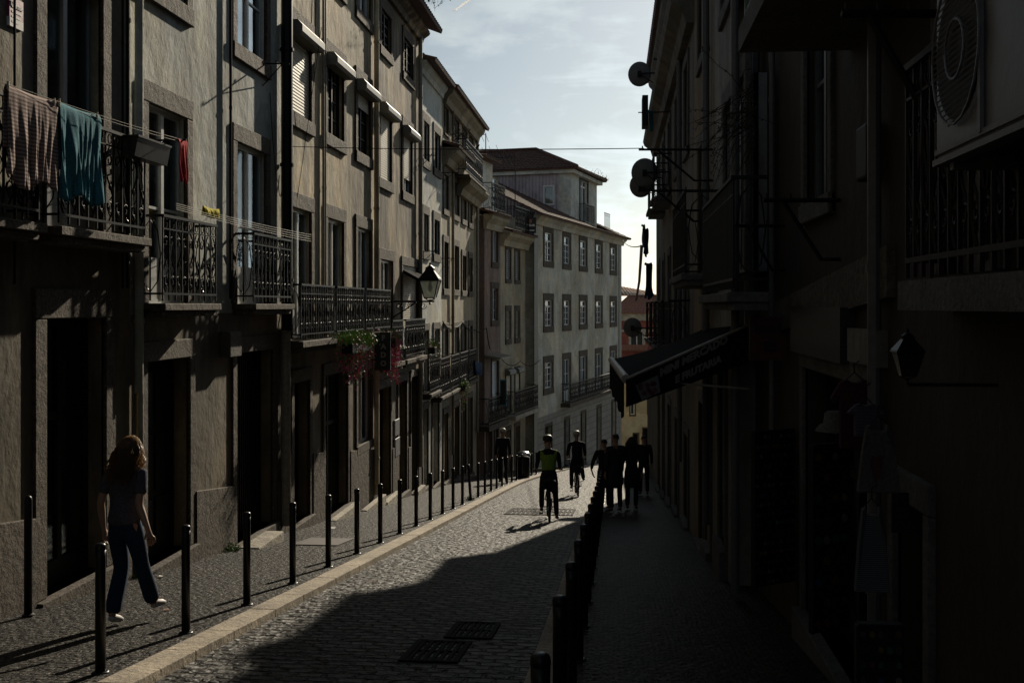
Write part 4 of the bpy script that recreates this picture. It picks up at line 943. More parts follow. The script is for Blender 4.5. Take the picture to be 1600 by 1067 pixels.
    if long_hair:
        mb = MB(); 
        for k in range(900):
            th = rr.uniform(0, 2 * math.pi); 
            d0 = sr * math.cos(th) + f * math.sin(th)
            if math.sin(th) > .55: continue
            ph = rr.uniform(.05, 1.25); st = h0 + up * (.02 + .115 * math.cos(ph)) * q + d0 * (.098 * math.sin(ph)) * q - f * .004
            ln = rr.uniform(.24, .38) * q; pts = [tuple(st)]; wv = rr.uniform(0, 6.28); am = rr.uniform(.008, .02) * q; fr = rr.uniform(1.2, 2.6)
            out = rr.uniform(.02, .075) * q
            for m_ in range(1, 11):
                t = m_ / 10; c_ = h0 + up * (.02 + .115 * math.cos(ph) - t * ln / q) * q
                rad_ = (.098 * math.sin(ph) + (out / q) * min(1, t * 2.2)) * q
                w_ = Vector((math.sin(wv + t * fr * 6.28), math.cos(wv + t * fr * 6.28), 0)) * am * min(1, t * 3)
                c0 = c_ + d0 * rad_ + w_; bk = (d0.dot(f) < .2)
                c0 -= f * .035 * t * q
                pts.append(tuple(c0))
            mb.tube(pts, .0042 * q, 3, .0018 * q, cap=False)
        mb.build('hair', hairm, P, smooth=True, norm=False)
        skin_mesh('hair', [[(*tuple(h0 + up * .095 * q - f * .01), .07 * q, .078 * q), (*tuple(h0 + up * .02 * q - f * .03 * q), .094 * q, .095 * q), (*tuple(h0 - up * .08 * q - f * .05 * q), .088 * q, .07 * q), (*tuple(h0 - up * .19 * q - f * .06 * q), .08 * q, .04 * q)]], hairm, P)
    elif hat is None:
        skin_mesh('hair', [[(*tuple(h0 + up * .11 * q - f * .008 * q), .064 * q, .072 * q), (*tuple(h0 + up * .05 * q - f * .022 * q), .088 * q, .092 * q), (*tuple(h0 - up * .02 * q - f * .045 * q), .072 * q, .055 * q)]], hairm, P)
    else:
        mb = MB(); mb.lathe([(.102, 0), (.108, .03), (.095, .085), (.06, .115), (.01, .125)], tuple(h0 + up * .04 * q), 18); mb.build('helmet' if hat == 'helmet' else 'cap', hairm, P, smooth=True)
        skin_mesh('hair', [[(*tuple(h0 + up * .05 * q - f * .02 * q), .082 * q, .088 * q), (*tuple(h0 - up * .02 * q - f * .045 * q), .07 * q, .055 * q)]], 'hair_d', P)
    return P
STAND = dict(pel=(0, 0, .93), che=(0, 0, 1.24), nec=(0, .0, 1.47), hed=(0, .02, 1.60), shL=(-.17, 0, 1.40), elL=(-.22, -.02, 1.12), wrL=(-.23, .03, .87), haL=(-.23, .06, .72),
             shR=(.17, 0, 1.40), elR=(.22, -.02, 1.12), wrR=(.23, .03, .87), haR=(.23, .06, .72), hiL=(-.09, 0, .88), knL=(-.10, .02, .48), anL=(-.10, -.02, .08), toL=(-.12, .13, .03),
             hiR=(.09, 0, .88), knR=(.10, .02, .48), anR=(.10, -.02, .08), toR=(.12, .13, .03))
def pose(**k): d = dict(STAND); d.update(k); return d
# woman walking: measured feet near px 190,970
wloc = cw((196 - 800) / FPX * 9.42, 9.42); wloc = (wloc[0], wloc[1], G(wloc[1]))
WS = 1.0
person('woman with long wavy hair, pale tee and jeans walking on the left pavement', wloc, AA - rad(14), pose(
    pel=(-.01, 0, .92), che=(-.01, .02, 1.2), nec=(.0, .03, 1.41), hed=(.0, .06, 1.535),
    shL=(-.165, .02, 1.34), elL=(-.235, -.02, 1.08), wrL=(-.26, .06, .85), haL=(-.265, .10, .70),
    shR=(.145, .02, 1.34), elR=(.20, -.10, 1.09), wrR=(.31, -.14, .90), haR=(.345, -.13, .78), palmR=(-.6, .5, 0),
    hiL=(-.09, 0, .87), knL=(-.12, .13, .48), anL=(-.105, -.05, .09), toL=(-.10, .09, .03),
    hiR=(.075, 0, .87), knR=(.075, .14, .50), anR=(.07, .33, .12), toR=(.09, .47, .10)),
    dict(top='tee', leg='jean'), long_hair=True, hairm='hair', shoes='shoe', flare=.02, S=.985)
# bicycles
def bicycle(label, loc, rz):
    P = localthing('bicycle', label, 'bicycle', loc, None, rz); r = .33
    for nm, y in (('wheel', -.52), ('wheel', .52)):
        mb = MB(); 
        rim = MB(); pts = [(0, y + r * math.cos(a * math.pi / 14), r + r * math.sin(a * math.pi / 14)) for a in range(29)]
        mb.tube(pts, .02, 8, cap=False); w = mb.build(nm, 'rubber', P, smooth=True)
        sp = MB(); 
        for k in range(20):
            a = k * math.pi / 10; sp.tube([(.025 * (1 if k % 2 else -1), y, r), (0, y + (r - .03) * math.cos(a), r + (r - .03) * math.sin(a))], .0018, 3)
        sp.tube([(-.05, y, r), (.05, y, r)], .02, 8); sp.build('spokes', 'chrome', w)
        mb = MB(); mb.tube([(0, y + (r - .03) * math.cos(a * math.pi / 14), r + (r - .03) * math.sin(a * math.pi / 14)) for a in range(29)], .009, 6, cap=False); mb.build('rim', 'chrome', w)
    mb = MB(); bb = (0, -.08, .29); st = (0, -.2, .78); hd = (0, .36, .82); hb = (0, .40, .66)
    for a, b in ((bb, st), (st, hd), (bb, hb), (hd, hb)): mb.tube([a, b], .017, 8)
    for s_ in (-1, 1): mb.tube([bb, (.055 * s_, -.52, r)], .01, 6); mb.tube([st, (.055 * s_, -.52, r)], .009, 6); mb.tube([hb, (.055 * s_, .52, r)], .012, 6)
    mb.build('frame', 'steel', P)
    mb = MB(); mb.tube([st, (0, -.22, .88)], .014, 6); mb.tube([(0, -.36, .9), (0, -.22, .905), (0, -.08, .9)], .05, 8, .02); mb.build('saddle', 'rubber', P)
    mb = MB(); mb.tube([hd, (0, .34, .98)], .014, 6); mb.tube([(-.3, .26, 1.0), (-.12, .36, 1.0), (.12, .36, 1.0), (.3, .26, 1.0)], .013, 6); mb.build('handlebar', 'steel', P)
    mb = MB(); mb.tube([(-.14, -.08, .29), (.14, -.08, .29)], .012, 6); mb.box(-.2, -.12, -.20, -.12, .16, .18); mb.box(.12, .2, .04, .12, .4, .42); mb.tube([(-.12, -.08, .29), (-.12, -.16, .17)], .009, 5); mb.tube([(.12, -.08, .29), (.12, .0, .41)], .009, 5); mb.build('pedals', 'steel', P)
    mb = MB(); mb.tube([(0, -.52 + (r + .03) * math.cos(a * math.pi / 12), r + (r + .03) * math.sin(a * math.pi / 12)) for a in range(3, 13)], .03, 6); mb.build('mudguard', 'rubber', P)
    mb = MB(); mb.box(-.06, .06, -.85, -.3, .72, .735); mb.tube([(.05, -.52, r), (.05, -.6, .72)], .006, 4); mb.tube([(-.05, -.52, r), (-.05, -.6, .72)], .006, 4); mb.build('rear_rack', 'steel', P)
    mb = MB(); mb.box(-.13, .13, -.70, -.42, .74, .92); mb.build('saddlebag', 'dark_c', P, bev=.04)
    return P
RIDE = pose(pel=(0, -.24, 1.0), che=(0, -.10, 1.30), nec=(0, .02, 1.50), hed=(0, .08, 1.63), shL=(-.19, .0, 1.43), elL=(-.235, .08, 1.19), wrL=(-.25, .24, 1.06), haL=(-.255, .33, 1.04),
            shR=(.19, 0, 1.43), elR=(.235, .08, 1.19), wrR=(.25, .24, 1.06), haR=(.255, .33, 1.04), palmL=(0, 0, -1), palmR=(0, 0, -1),
            hiL=(-.1, -.22, .95), knL=(-.14, .05, .62), anL=(-.15, -.17, .27), toL=(-.15, -.02, .22), hiR=(.1, -.22, .95), knR=(.15, .12, .72), anR=(.19, -.02, .46), toR=(.19, .12, .46))
def gp(px, zc): p = cw((px - 800) / FPX * zc, zc); return (p[0], p[1], G(p[1]) - .07)
c1p = gp(857, 22.3); tilt = 0
bicycle('bicycle under the rider in the yellow vest, nearer of the two', c1p, AA)
person('cyclist in a yellow green high visibility vest, seen from behind on the cobbles', c1p, AA, dict(RIDE, anR=(.17, -.12, .10), toR=(.19, .02, .04), knR=(.15, .0, .52), hed=(-.01, .09, 1.63)), dict(top='dark_c', leg='dark_c', vest='vest'), hat='helmet', hairm='hair_d', sleeves=1, S=.97)
c2p = gp(901, 31.2)
bicycle('bicycle under the grey capped rider in dark clothes, farther of the two', c2p, AA)
person('cyclist in dark clothes and pale cap riding ahead of the yellow vest', c2p, AA, RIDE, dict(top='dark_c', leg='dark_c'), hat='cap', hairm='hair_g', sleeves=1, S=1.04)
def gw(px, zc): p = cw((px - 800) / FPX * zc, zc); return (p[0], p[1], G(p[1]))
person('man in dark clothes walking on the left pavement behind the far bollards', gw(786, 37.), AA, pose(knL=(-.1, .15, .5), toR=(.12, -.05, .05), anR=(.1, -.22, .12)), dict(top='dark_c', leg='dark_c'), hat='cap', hairm='hair_g', sleeves=1, S=1.06)
person('dark haired man standing in shade on the right pavement beside a woman', gw(962, 23.8), AA + .3, pose(elR=(.26, .05, 1.15), wrR=(.2, .2, 1.05), haR=(.15, .3, 1.1)), dict(top='navy', leg='dark_c', coat='navy'), sleeves=1, S=1.0)
person('long haired woman in dark coat standing on the right pavement', gw(987, 24.6), AA - .2, STAND, dict(top='navy', leg='dark_c', coat='navy'), long_hair=True, hairm='hair_d', sleeves=1, S=.95)
person('shorter person in dark jacket left of the standing man on the right pavement', gw(944, 24.6), AA, pose(elL=(-.27, .05, 1.15), wrL=(-.3, .15, .95)), dict(top='dark_c', leg='dark_c', coat='dark_c'), sleeves=1, S=.93)
person('person with a hood farther down the right pavement behind the couple', gw(1006, 30.5), AA, STAND, dict(top='dark_c', leg='dark_c'), sleeves=1, S=.98)
# litter bin
bl = gw(818, 41.5); P = localthing('litter_bin', 'dark round litter bin with shiny lid at the far end of the left bollards', 'bin', bl)
MB().lathe([(.22, 0), (.24, .1), (.25, .75), (.22, .8)], n=18).build('body', 'steel', P, smooth=True); MB().lathe([(.27, .86), (.28, .9), (.2, .98), (.05, 1.02)], n=18).build('lid', 'chrome', P, smooth=True)
m_ = MB(); [m_.box(x - .015, x + .015, y - .015, y + .015, .78, .9) for x, y in ((.2, 0), (-.2, 0), (0, .2), (0, -.2))]; m_.build('lid_posts', 'steel', P)

def scrap(label, v, u, size, m, seed):
    rr = random.Random(seed); mb = MB(); z = G(u) + (.004 if v < -3.2 else -.066); n = 7
    pts = [(v + size * rr.uniform(.6, 1) * math.cos(6.28 * k / n), u + size * rr.uniform(.6, 1) * math.sin(6.28 * k / n)) for k in range(n)]
    mb.prism([(x, y, G(y) + (z - G(u)) + rr.uniform(0, size * .4)) for x, y in pts], (0, 0, .003)); return single(mb, 'litter', m, label, 'litter', norm=False)
scrap('crumpled white paper scrap on the left pavement near the far doorsteps', -4.9, 18.6, .09, 'paper', 1)
scrap('small orange leaf lying on the sunlit road past the drains', -2.85, 12.6, .035, 'tile_o', 2)
scrap('pale scrap of paper at the wall foot right of the walking woman', -5.2, 12.1, .05, 'paper', 3)
scrap('small dry leaf on the pavement before the second bollard', -4.2, 9.9, .035, 'tile_o', 4)
for q, (x0, x1, zz) in enumerate(((505, 545, 0), (556, 588, 0), (590, 612, 0), (640, 652, 0))):
    s_a, s_b = LW.S(x0), LW.S(x1); g_ = LW.g((s_a + s_b) / 2)
    single(LW.M().box(s_a, s_b, -.24, -.104, g_ - .1, g_ + .13 + .012 * q), 'doorstep', 'stone_l', ('pale worn doorstep under the trailing flowers', 'pale worn doorstep just beyond the flowers', 'low pale doorstep under the FADO sign', 'pale doorstep of the last door before the white building')[q], 'step', bev=.015)
# ---------------- street lamp on the left wall
def lantern_parts(P, c, k, ml='blueglass'):
    """c: bottom finial point, k scale (height about 1 m*k)"""
    x, y, z = c
    def B(f): return MB(lambda a, b, d: (x + a * k, y + b * k, z + d * k))
    def frus(mb, r0, r1, z0, z1, t):
        for s1 in (-1, 1):
            for s2 in (-1, 1): mb.tube([(r0 * s1, r0 * s2, z0), (r1 * s1, r1 * s2, z1)], t * k, 5)
        for (r, zz) in ((r0, z0), (r1, z1)):
            q = [(r, r, zz), (-r, r, zz), (-r, -r, zz), (r, -r, zz), (r, r, zz)]
            for a in range(4): mb.tube([q[a], q[a + 1]], t * k, 5)
    f = B(0); frus(f, .12, .22, .16, .56, .013)
    f.lathe([(.02, 0), (.035, .03), (.015, .05), (.03, .08), (.05, .1), (.03, .12)], n=10)
    for s1 in (-1, 1):
        for s2 in (-1, 1): f.tube([(0, 0, .11), (.06 * s1, .06 * s2, .11), (.12 * s1, .12 * s2, .16)], .009 * k, 5)
    fr = f.build('lantern_frame', 'iron', P)
    f = B(0)
    i = [(.25, .575), (.235, .61), (.12, .77), (.10, .80), (.10, .84)]
    rings = []
    for r, zz in i: rings.append([f.V((r * s1, r * s2, zz)) for s1, s2 in ((1, 1), (-1, 1), (-1, -1), (1, -1))])
    for a in range(len(rings) - 1):
        for b in range(4): f.idx([rings[a][b], rings[a][(b + 1) % 4], rings[a + 1][(b + 1) % 4], rings[a + 1][b]])
    f.idx(rings[0]); f.idx(rings[-1]); f.lathe([(.09, .84), (.12, .86), (.06, .9), (.02, .93), (.03, .96), (.005, 1.0)], n=10)
    f.build('lantern_roof', 'iron', P)
    g = B(0); 
    for s in range(4):
        a = s * math.pi / 2; rot = lambda u, v, w: (u * math.cos(a) - v * math.sin(a), u * math.sin(a) + v * math.cos(a), w)
        g.face([rot(-.115, .118, .165), rot(.115, .118, .165), rot(.212, .214, .555), rot(-.212, .214, .555)])
    g.build('lantern_glass', ml, fr, solid=.004, norm=False)
    b = B(0); b.lathe([(.02, .3), (.045, .34), (.05, .42), (.03, .47), (.02, .56)], n=10); b.build('bulb', 'paper', fr)
zl = 25.5; lp = cw((672 - 800) / FPX * zl, zl, (YH - 478) / FPX * zl); wallx = -5.5
P = thing('wall_lamp', 'ornate black iron lantern on a scrolled bracket on the left facade', 'street lamp', (wallx, lp[1], lp[2] - .1))
lantern_parts(P, (lp[0], lp[1], (YH - 476) / FPX * zl), 1.0)
mb = MB(); y_ = lp[1]; zb_ = (YH - 471) / FPX * zl
mb.tube([(wallx, y_, zb_), (lp[0] + .1, y_, zb_)], .02, 6); L_ = lp[0] - wallx
mb.tube([(wallx, y_, zb_ - .45), (wallx + L_ * .25, y_, zb_ - .38), (wallx + L_ * .5, y_, zb_ - .2), (wallx + L_ * .72, y_, zb_ - .02)], .016, 6)
for (cx_, cz_, r_, s_) in ((.16, -.14, .11, 1), (.38, -.1, .08, -1), (.6, -.08, .07, 1), (.86, -.1, .09, -1), (.1, -.33, .06, 1)):
    mb.tube([(wallx + L_ * cx_ + r_ * (1 - t / 16) * math.cos(s_ * t * .8), y_, zb_ + cz_ + r_ * (1 - t / 16) * math.sin(s_ * t * .8)) for t in range(14)], .009, 5)
mb.box(wallx, wallx + .03, y_ - .06, y_ + .06, zb_ - .55, zb_ + .15); mb.build('bracket', 'iron', P)
# FADO sign (faces up the street)
zs = 23.2
p0 = pw(586, 577, zs); p1 = pw(611, 520, zs)
P = thing('hanging_sign', 'black upright box sign reading FADO hung below the balconies', 'sign', (p0[0], p0[1], p0[2]))
def frontal(zc):
    return lambda px, py, dz: cw((px - 800) / FPX * (zc), zc - dz, (YH - py) / FPX * zc)
def fbox(mb, zc, x0, y0, x1, y1, th):
    a = frontal(zc); pts = [a(x0, y0, th), a(x1, y0, th), a(x1, y1, th), a(x0, y1, th)]; v = Vector(cw(0, th)); mb.prism(pts, tuple(v)); return mb
mb = fbox(MB(), zs, 586, 520, 611, 577, .12); mb.build('sign_box', 'sign_b', P)
mb = MB(); 
for (x0, y0, x1, y1) in ((586, 519, 611, 520.2), (586, 576.6, 611, 578)): fbox(mb, zs, x0, y0, x1, y1, .125)
mb.build('sign_rim', 'sign_r', P)
mb = MB()
for i, c in enumerate('FADO'):
    cx_, cy_ = 589.5 + 10.5, 528 + i * 13.2; k = zs / FPX
    add_text(mb, c, 11.5 * k, lambda x, y, z, cx_=cx_, cy_=cy_: cw((cx_ - 800) * k + x, zs - .125 - z, (YH - cy_) * k + y), .006, .006 * 1)
mb.build('lettering', 'letter_f', P)
mb = MB(); a = frontal(zs - .02); mb.tube([a(560, 524, 0), a(588, 524, 0)], .015, 5); mb.tube([a(560, 562, 0), a(588, 562, 0)], .012, 5); mb.build('bracket', 'iron', P)
# flowering plants in troughs
def leaves(mb, c, spread, n, size, rr, droop=0., squash=1.):
    for k in range(n):
        p = Vector((rr.gauss(0, spread[0]), rr.gauss(0, spread[1]), rr.gauss(0, spread[2]))); p = Vector(c) + p
        a = Vector((rr.uniform(-1, 1), rr.uniform(-1, 1), rr.uniform(-1, 1))).normalized(); b = a.orthogonal().normalized(); s = size * rr.uniform(.5, 1.3)
        c0 = a.cross(b); i0 = len(mb.v)
        mb.v += [tuple(p - a * s), tuple(p + b * s * .5), tuple(p + a * s + c0 * s * .3), tuple(p - b * s * .5)]; mb.idx([i0, i0 + 1, i0 + 2, i0 + 3])
def trailing(label, pts, group=None, seed=1, nl=260, np_=150, size=.028, trails=12, drop=.9, leafm='leaf', petalm='petal'):
    rr = random.Random(seed); lo = min(p[2] for p in pts); P = thing('flowering_plant', label, 'plant', (pts[0][0], pts[0][1], lo - drop), group)
    m1, m2, m3 = MB(), MB(), MB()
    for p in pts:
        leaves(m1, p, (.09, .12, .07), nl // len(pts), size, rr); leaves(m2, p, (.1, .13, .07), np_ // len(pts) // 2, size * .7, rr)
    for t in range(trails):
        p = Vector(rr.choice(pts)); p += Vector((rr.gauss(0, .12), rr.gauss(0, .14), 0)); L2 = rr.uniform(.3, 1) * drop; path = [tuple(p)]
        for k in range(1, 8): path.append((p[0] + rr.gauss(0, .02), p[1] + rr.gauss(0, .02), p[2] - L2 * k / 7)); 
        m3.tube(path, .004, 3)
        for q in path:
            leaves(m1, q, (.03, .03, .04), 4, size * .8, rr); leaves(m2, q, (.03, .03, .05), max(1, np_ // 25), size * .7, rr)
    m1.build('leaves', leafm, P, norm=False); m2.build('petals', petalm, P, norm=False); m3.build('stems', 'twig', P)
    mb = MB(); a = pts[0]; b = pts[-1]; mb.box(min(a[0], b[0]) - .08, max(a[0], b[0]) + .08, min(a[1], b[1]) - .12, max(a[1], b[1]) + .12, lo - .22, lo - .04); mb.build('trough', 'iron', P, bev=.01)
    return P
trailing('green and magenta trailing flowers spilling left of the FADO sign', [pw(x, 530, 19.9 + k * .45) for k, x in enumerate((543, 553, 563, 573))], seed=2, nl=1900, np_=130, trails=22, drop=.85, size=.034)
trailing('magenta flowers hanging down right of the FADO sign', [pw(x, 527, 23.6) for x in (596, 608, 614)], seed=3, nl=420, np_=260, trails=20, drop=1.0, size=.032)
trailing('small flowering pot plant on the railing under the street lamp', [pw(674, 535, 29.5), pw(677, 540, 29.6)], seed=4, nl=200, np_=60, trails=6, drop=.5, size=.03)
trailing('green plant hanging from a lower balcony beyond the lamp', [pw(724, 600, 37)], seed=5, nl=350, np_=30, trails=14, drop=.9, size=.035)
def tuft(label, c, w, n, seed, m='leaf_d', h=.25, size=.02):
    rr = random.Random(seed); mb = MB(); m2 = MB(); P = thing('weed', label, 'weed', c)
    for k in range(n):
        p = Vector(c) + Vector((rr.gauss(0, w), rr.gauss(0, w), 0)); d = Vector((rr.gauss(0, .5), rr.gauss(0, .5), 1)).normalized() * h * rr.uniform(.4, 1.2)
        q = [tuple(p), tuple(p + d * .5), tuple(p + d + Vector((0, 0, -.1 * h)))]; m2.tube(q, .004, 3)
        for t in (.4, .7, 1): leaves(mb, tuple(p + d * t), (.02, .02, .02), 2, size, rr)
    mb.build('leaves', m, P, norm=False); m2.build('stems', 'twig', P); return P
for lab, px, py, zc, w, n in (('dry weeds on the left rooftop eave edge above the long shutters', 666, 6, 28.6, .25, 30), ('dark weeds on the nearer end of the roof edge at the top', 655, -4, 28.5, .3, 20), ('green tufts along the projecting tiled cornice', 716, 216, 36, .3, 24),
                       ('dry weeds on the right roof corner of the townhouse attic', 940, 283, 66.5, .25, 24), ('sparse dry weeds mid way along the townhouse attic eave', 922, 273, 65, .3, 14),
                       ('dry grass on the tiled ledge of the pinkish building', 765, 335, 45, .3, 24)):
    tuft(lab, pw(px, py, zc), w, n, px, h=.35 if zc > 28 else .25, size=.035)
for lab, v, u in (('small green weed at the wall foot by the walking woman', -5.42, 12.0), ('small green weed at the wall foot before the barred door', -5.38, 14.9), ('weed growing at the foot of the leaning bollard', -3.62, 27.2)):
    tuft(lab, (v, u, G(u)), .06, 22, int(u * 10), m='leaf', h=.1, size=.02)
a, b = Vector(pw(709, 18, 3200)), Vector(pw(745, -8, 3200)); mb = MB(); mb.tube([tuple(a), tuple(b)], 2.2, 6, 3.5); tag(single(mb, 'contrail', 'vapour', 'thin white aircraft trail high at the top left of the sky', 'contrail'), kind='stuff')
# bare twiggy climber on the right
rr = random.Random(11); base = pv(1178, 130, 1.32); P = thing('climbing_plant', 'bare twiggy plant hanging from the dark balcony on the right', 'plant', base)
mb = MB(); m2 = MB()
for k in range(34):
    a = rr.uniform(-2.9, 1.0); L2 = rr.uniform(.25, .85); p = Vector(base) + Vector((0, rr.uniform(-.3, .3), rr.uniform(-.5, .1))); path = [tuple(p)]; d = Vector((-abs(math.cos(a)) * .9, rr.uniform(-.5, .5), math.sin(a) * .5)).normalized()
    for j in range(9):
        d = (d + Vector((rr.gauss(0, .16), rr.gauss(0, .16), rr.gauss(-.05, .16)))).normalized(); p = p + d * L2 / 9; path.append(tuple(p)); leaves(m2, tuple(p), (.012, .012, .012), 3, .014, rr)
    mb.tube(path, .005, 4, .002)
mb.build('branches', 'twig', P); m2.build('leaves', 'leaf_d', P, norm=False)

# ---------------- washing and lines
def cloth(label, name, cat, a, b, drop, m, seed=0, folds=5, amp=.03, over=.15, group=None, gather=.0, hem=None):
    """hung over a line from a to b (world), long side in front"""
    a, b = Vector(a), Vector(b); d = (b - a); w = d.length; d.normalize(); n = Vector((0, 0, 1)).cross(d).normalized(); n = n if n.x > 0 else -n
    rr = random.Random(seed); ph = [rr.uniform(0, 6.28) for _ in range(4)]
    def fn(x, y):
        t = y  # 0 front bottom ->1 back bottom
        tot = drop + over
        s = (1 - y) * tot  # distance along cloth from back end
        e = s - over
        xs = x - .5; zz = -abs(e); f = min(1, abs(e) / drop)
        pinch = 1 - gather * f * (1 - .4 * math.cos(x * 6)); 
        xx = x + .05 * math.sin(x * 9 + ph[3]) + .03 * math.sin(e * 4 + x * 5); off_ = amp * f * (math.sin(xx * folds * 6.28 + ph[0] + .9 * math.sin(e * 4)) * (.5 + .5 * math.sin(x * 7 + ph[2])) + .45 * math.sin(xx * folds * 13 + ph[1] + e * 5) + .3 * math.sin(xx * folds * 24 + ph[2] - e * 7) + .5 * math.sin(e * 6 + x * 3 + ph[1]))
        front = .02 if e > 0 else -.02
        p = a + d * (w * (.5 + xs * pinch)) + n * (front * min(1, abs(e) * 20) + off_) + Vector((0, 0, zz * (1 + .06 * math.sin(x * 9 + ph[2]) * f)))
        p.z -= .02 * math.sin(x * math.pi)
        return tuple(p)
    mb = MB(); mb.grid(fn, 60, 44)
    return single(mb, name, m, label, cat, group, smooth=True, solid=.006, norm=False)
v_ = -5.06
cloth('brown striped towel draped over the balcony rail at the left edge', 'towel', 'towel', pv(9, 130, v_), pv(87, 158, v_), .80, 'towel_b', 1, 4, .022, .55)
t1 = cloth('teal towel draped over the balcony rail beside the brown one', 'towel', 'towel', pv(89, 157, v_), pv(155, 180, v_), .86, 'towel_t', 2, 3.2, .035, .6, gather=.18)
cloth('small red cloth hanging from the end of the clothes line', 'cloth', 'cloth', pv(278, 216, -4.86), pv(291, 219, -4.86), .47, 'red_c', 3, 1.5, .03, .03, gather=.3)
yc = cloth('yellow cloth folded over the balcony rail end below the red one', 'cloth', 'cloth', pv(317, 321, -5.2), pv(342, 327, -5.2), .12, 'yel_c', 4, 2.4, .03, .12)
cloth('blue cloth hanging off the farthest low balcony of the left row', 'cloth', 'cloth', pv(742, 563, -5.15), pv(752, 566, -5.15), .5, 'towel_tb', 5, 2, .04, .1)
def lines(label, ends, sag=.02, r=.0024, m='line'):
    mb = MB()
    for a, b in ends:
        a, b = Vector(a), Vector(b); mb.tube([tuple(a.lerp(b, t / 12) - Vector((0, 0, sag * 4 * (t / 12) * (1 - t / 12)))) for t in range(13)], r, 4)
    return single(mb, 'clothes_line', m, label, 'clothes line', norm=False)
e0, e1 = pv(2, 128, -5.06), pv(286, 219, -4.86)
lines('two pale clothes lines running from the towels to the red cloth', [(e0, e1), (pv(2, 133, -5.12), pv(286, 223, -4.92))])
lines('pale clothes lines running past the yellow cloth toward the cream building', [(pv(275, 318 + q * 3, -5.2 + .06 * q), pv(486, 367 + q * 3.5, -5.3 + .06 * q)) for q in range(4)])
mb = MB(); c0 = Vector(e1); mb.tube([tuple(c0 + Vector((-.62, 0, 0))), tuple(c0 + Vector((.04, 0, 0)))], .012, 6); mb.tube([tuple(c0 + Vector((-.62, 0, -.28))), tuple(c0 + Vector((-.2, 0, 0)))], .009, 6)
single(mb, 'line_bracket', 'iron', 'black iron arm holding the clothes line above the second balcony', 'bracket')
# black planter on rail
mb = MB(); q0, q1 = pv(196, 214, -5.16), pv(248, 226, -5.16); zt_, zb2 = q0[2], q0[2] - .20
mb.prism([(-5.24, q0[1], zt_), (-5.02, q0[1], zt_), (-5.06, q0[1], zb2), (-5.20, q0[1], zb2)], (0, q1[1] - q0[1], 0))
P_ = thing('planter', 'black plastic planter box hooked on the end of the first balcony rail', 'planter', (-5.1, q0[1], zb2)); mb.build('trough', 'steel', P_)
mb = MB(); mb.box(-5.25, -5.01, q0[1] - .01, q1[1] + .01, zt_ + .001, zt_ + .022); mb.build('rim', 'steel', P_)
# alarm sign at the left edge
k = 9.72 / FPX; sx_, sy_ = 20, 23
za = LW.S(20); P = thing('alarm_sign', 'maroon and white alarm notice on the wall at the top left corner', 'sign', LW.T(za, -.03, LW.Z(20, 46)))
s_a, s_b = LW.S(10), LW.S(33); zt_, zm_, zb2 = LW.Z(20, -2), LW.Z(20, 30), LW.Z(20, 44)
LW.M().box(s_a, s_b, -.022, -.002, zm_, zt_).build('panel', 'alarm', P); LW.M().box(s_a, s_b, -.0225, -.002, zb2, zm_ - .001).build('footer', 'paper', P)
mb = MB()
def wt(s_c, z_c): return lambda x, y, z: LW.T(s_c + x, -.024 - z, z_c + y)
add_text(mb, 'Alarme', .075, wt((s_a + s_b) / 2, zt_ - .07), .002, .002)
for q in range(3): mb2 = None; mb.T = None; LWm = LW.T; i0 = (s_a + .05, s_b - .03 - q * .02); z_ = zt_ - .14 - q * .045; b0 = len(mb.v); pts = [LW.T(i0[0], -.0245, z_), LW.T(i0[1], -.0245, z_), LW.T(i0[1], -.0245, z_ + .02), LW.T(i0[0], -.0245, z_ + .02)]; mb.v += pts; mb.idx([b0, b0 + 1, b0 + 2, b0 + 3])
mb.build('lettering', 'paper', P, norm=False)
# wires
def wire(label, pts, r=.006, m='cable', sag=.1, name='cable'):
    mb = MB()
    for a, b in zip(pts[:-1], pts[1:]):
        a, b = Vector(a), Vector(b); mb.tube([tuple(a.lerp(b, t / 20) - Vector((0, 0, sag * 4 * (t / 20) * (1 - t / 20)))) for t in range(21)], r, 4)
    return single(mb, name, m, label, 'cable', norm=False)
wire('thin cable strung across the street against the sky', [pv(448, 229, -5.48), pw(1006, 232, 14.2)], .006, sag=.03)
wire('short cable from the townhouse eave corner to the right row', [pw(972, 374, 69), pw(1003, 384, 33)], .02, sag=.2)
wire('sagging cable bundle on the olive brown facade', [pv(692, 502, -5.45), pv(705, 508, -5.45), pv(722, 503, -5.45), pv(741, 515, -5.42), pw(760, 512, 44), pw(766, 546, 45.0)], .02, sag=.12)
wire('loose cable across the beige facade to the townhouse', [pw(783, 560, 46), pw(813, 564, 49), pw(844, 562, 52)], .018, sag=.25)
wire('loose wire looping over the blue grey facade beside its upper window', [LW.T(LW.S(420), -.02, 3.4), LW.T(LW.S(430), -.05, 2.0), LW.T(LW.S(440), -.02, 2.2)], .006, sag=.3)
wire('cable drooping between two shuttered windows of the cream building', [LW.T(LW.S(493), -.02, 7), LW.T(LW.S(490), -.03, 4.9), LW.T(LW.S(496), -.03, 4.7), LW.T(LW.S(506), -.02, 5.0)], .006, sag=.1)
wire('thin stay wire slanting over the closed shutter of the cream building', [LW.T(LW.S(480), -.26, 5.0), LW.T(LW.S(461), -.03, 1.8)], .005, sag=.02)
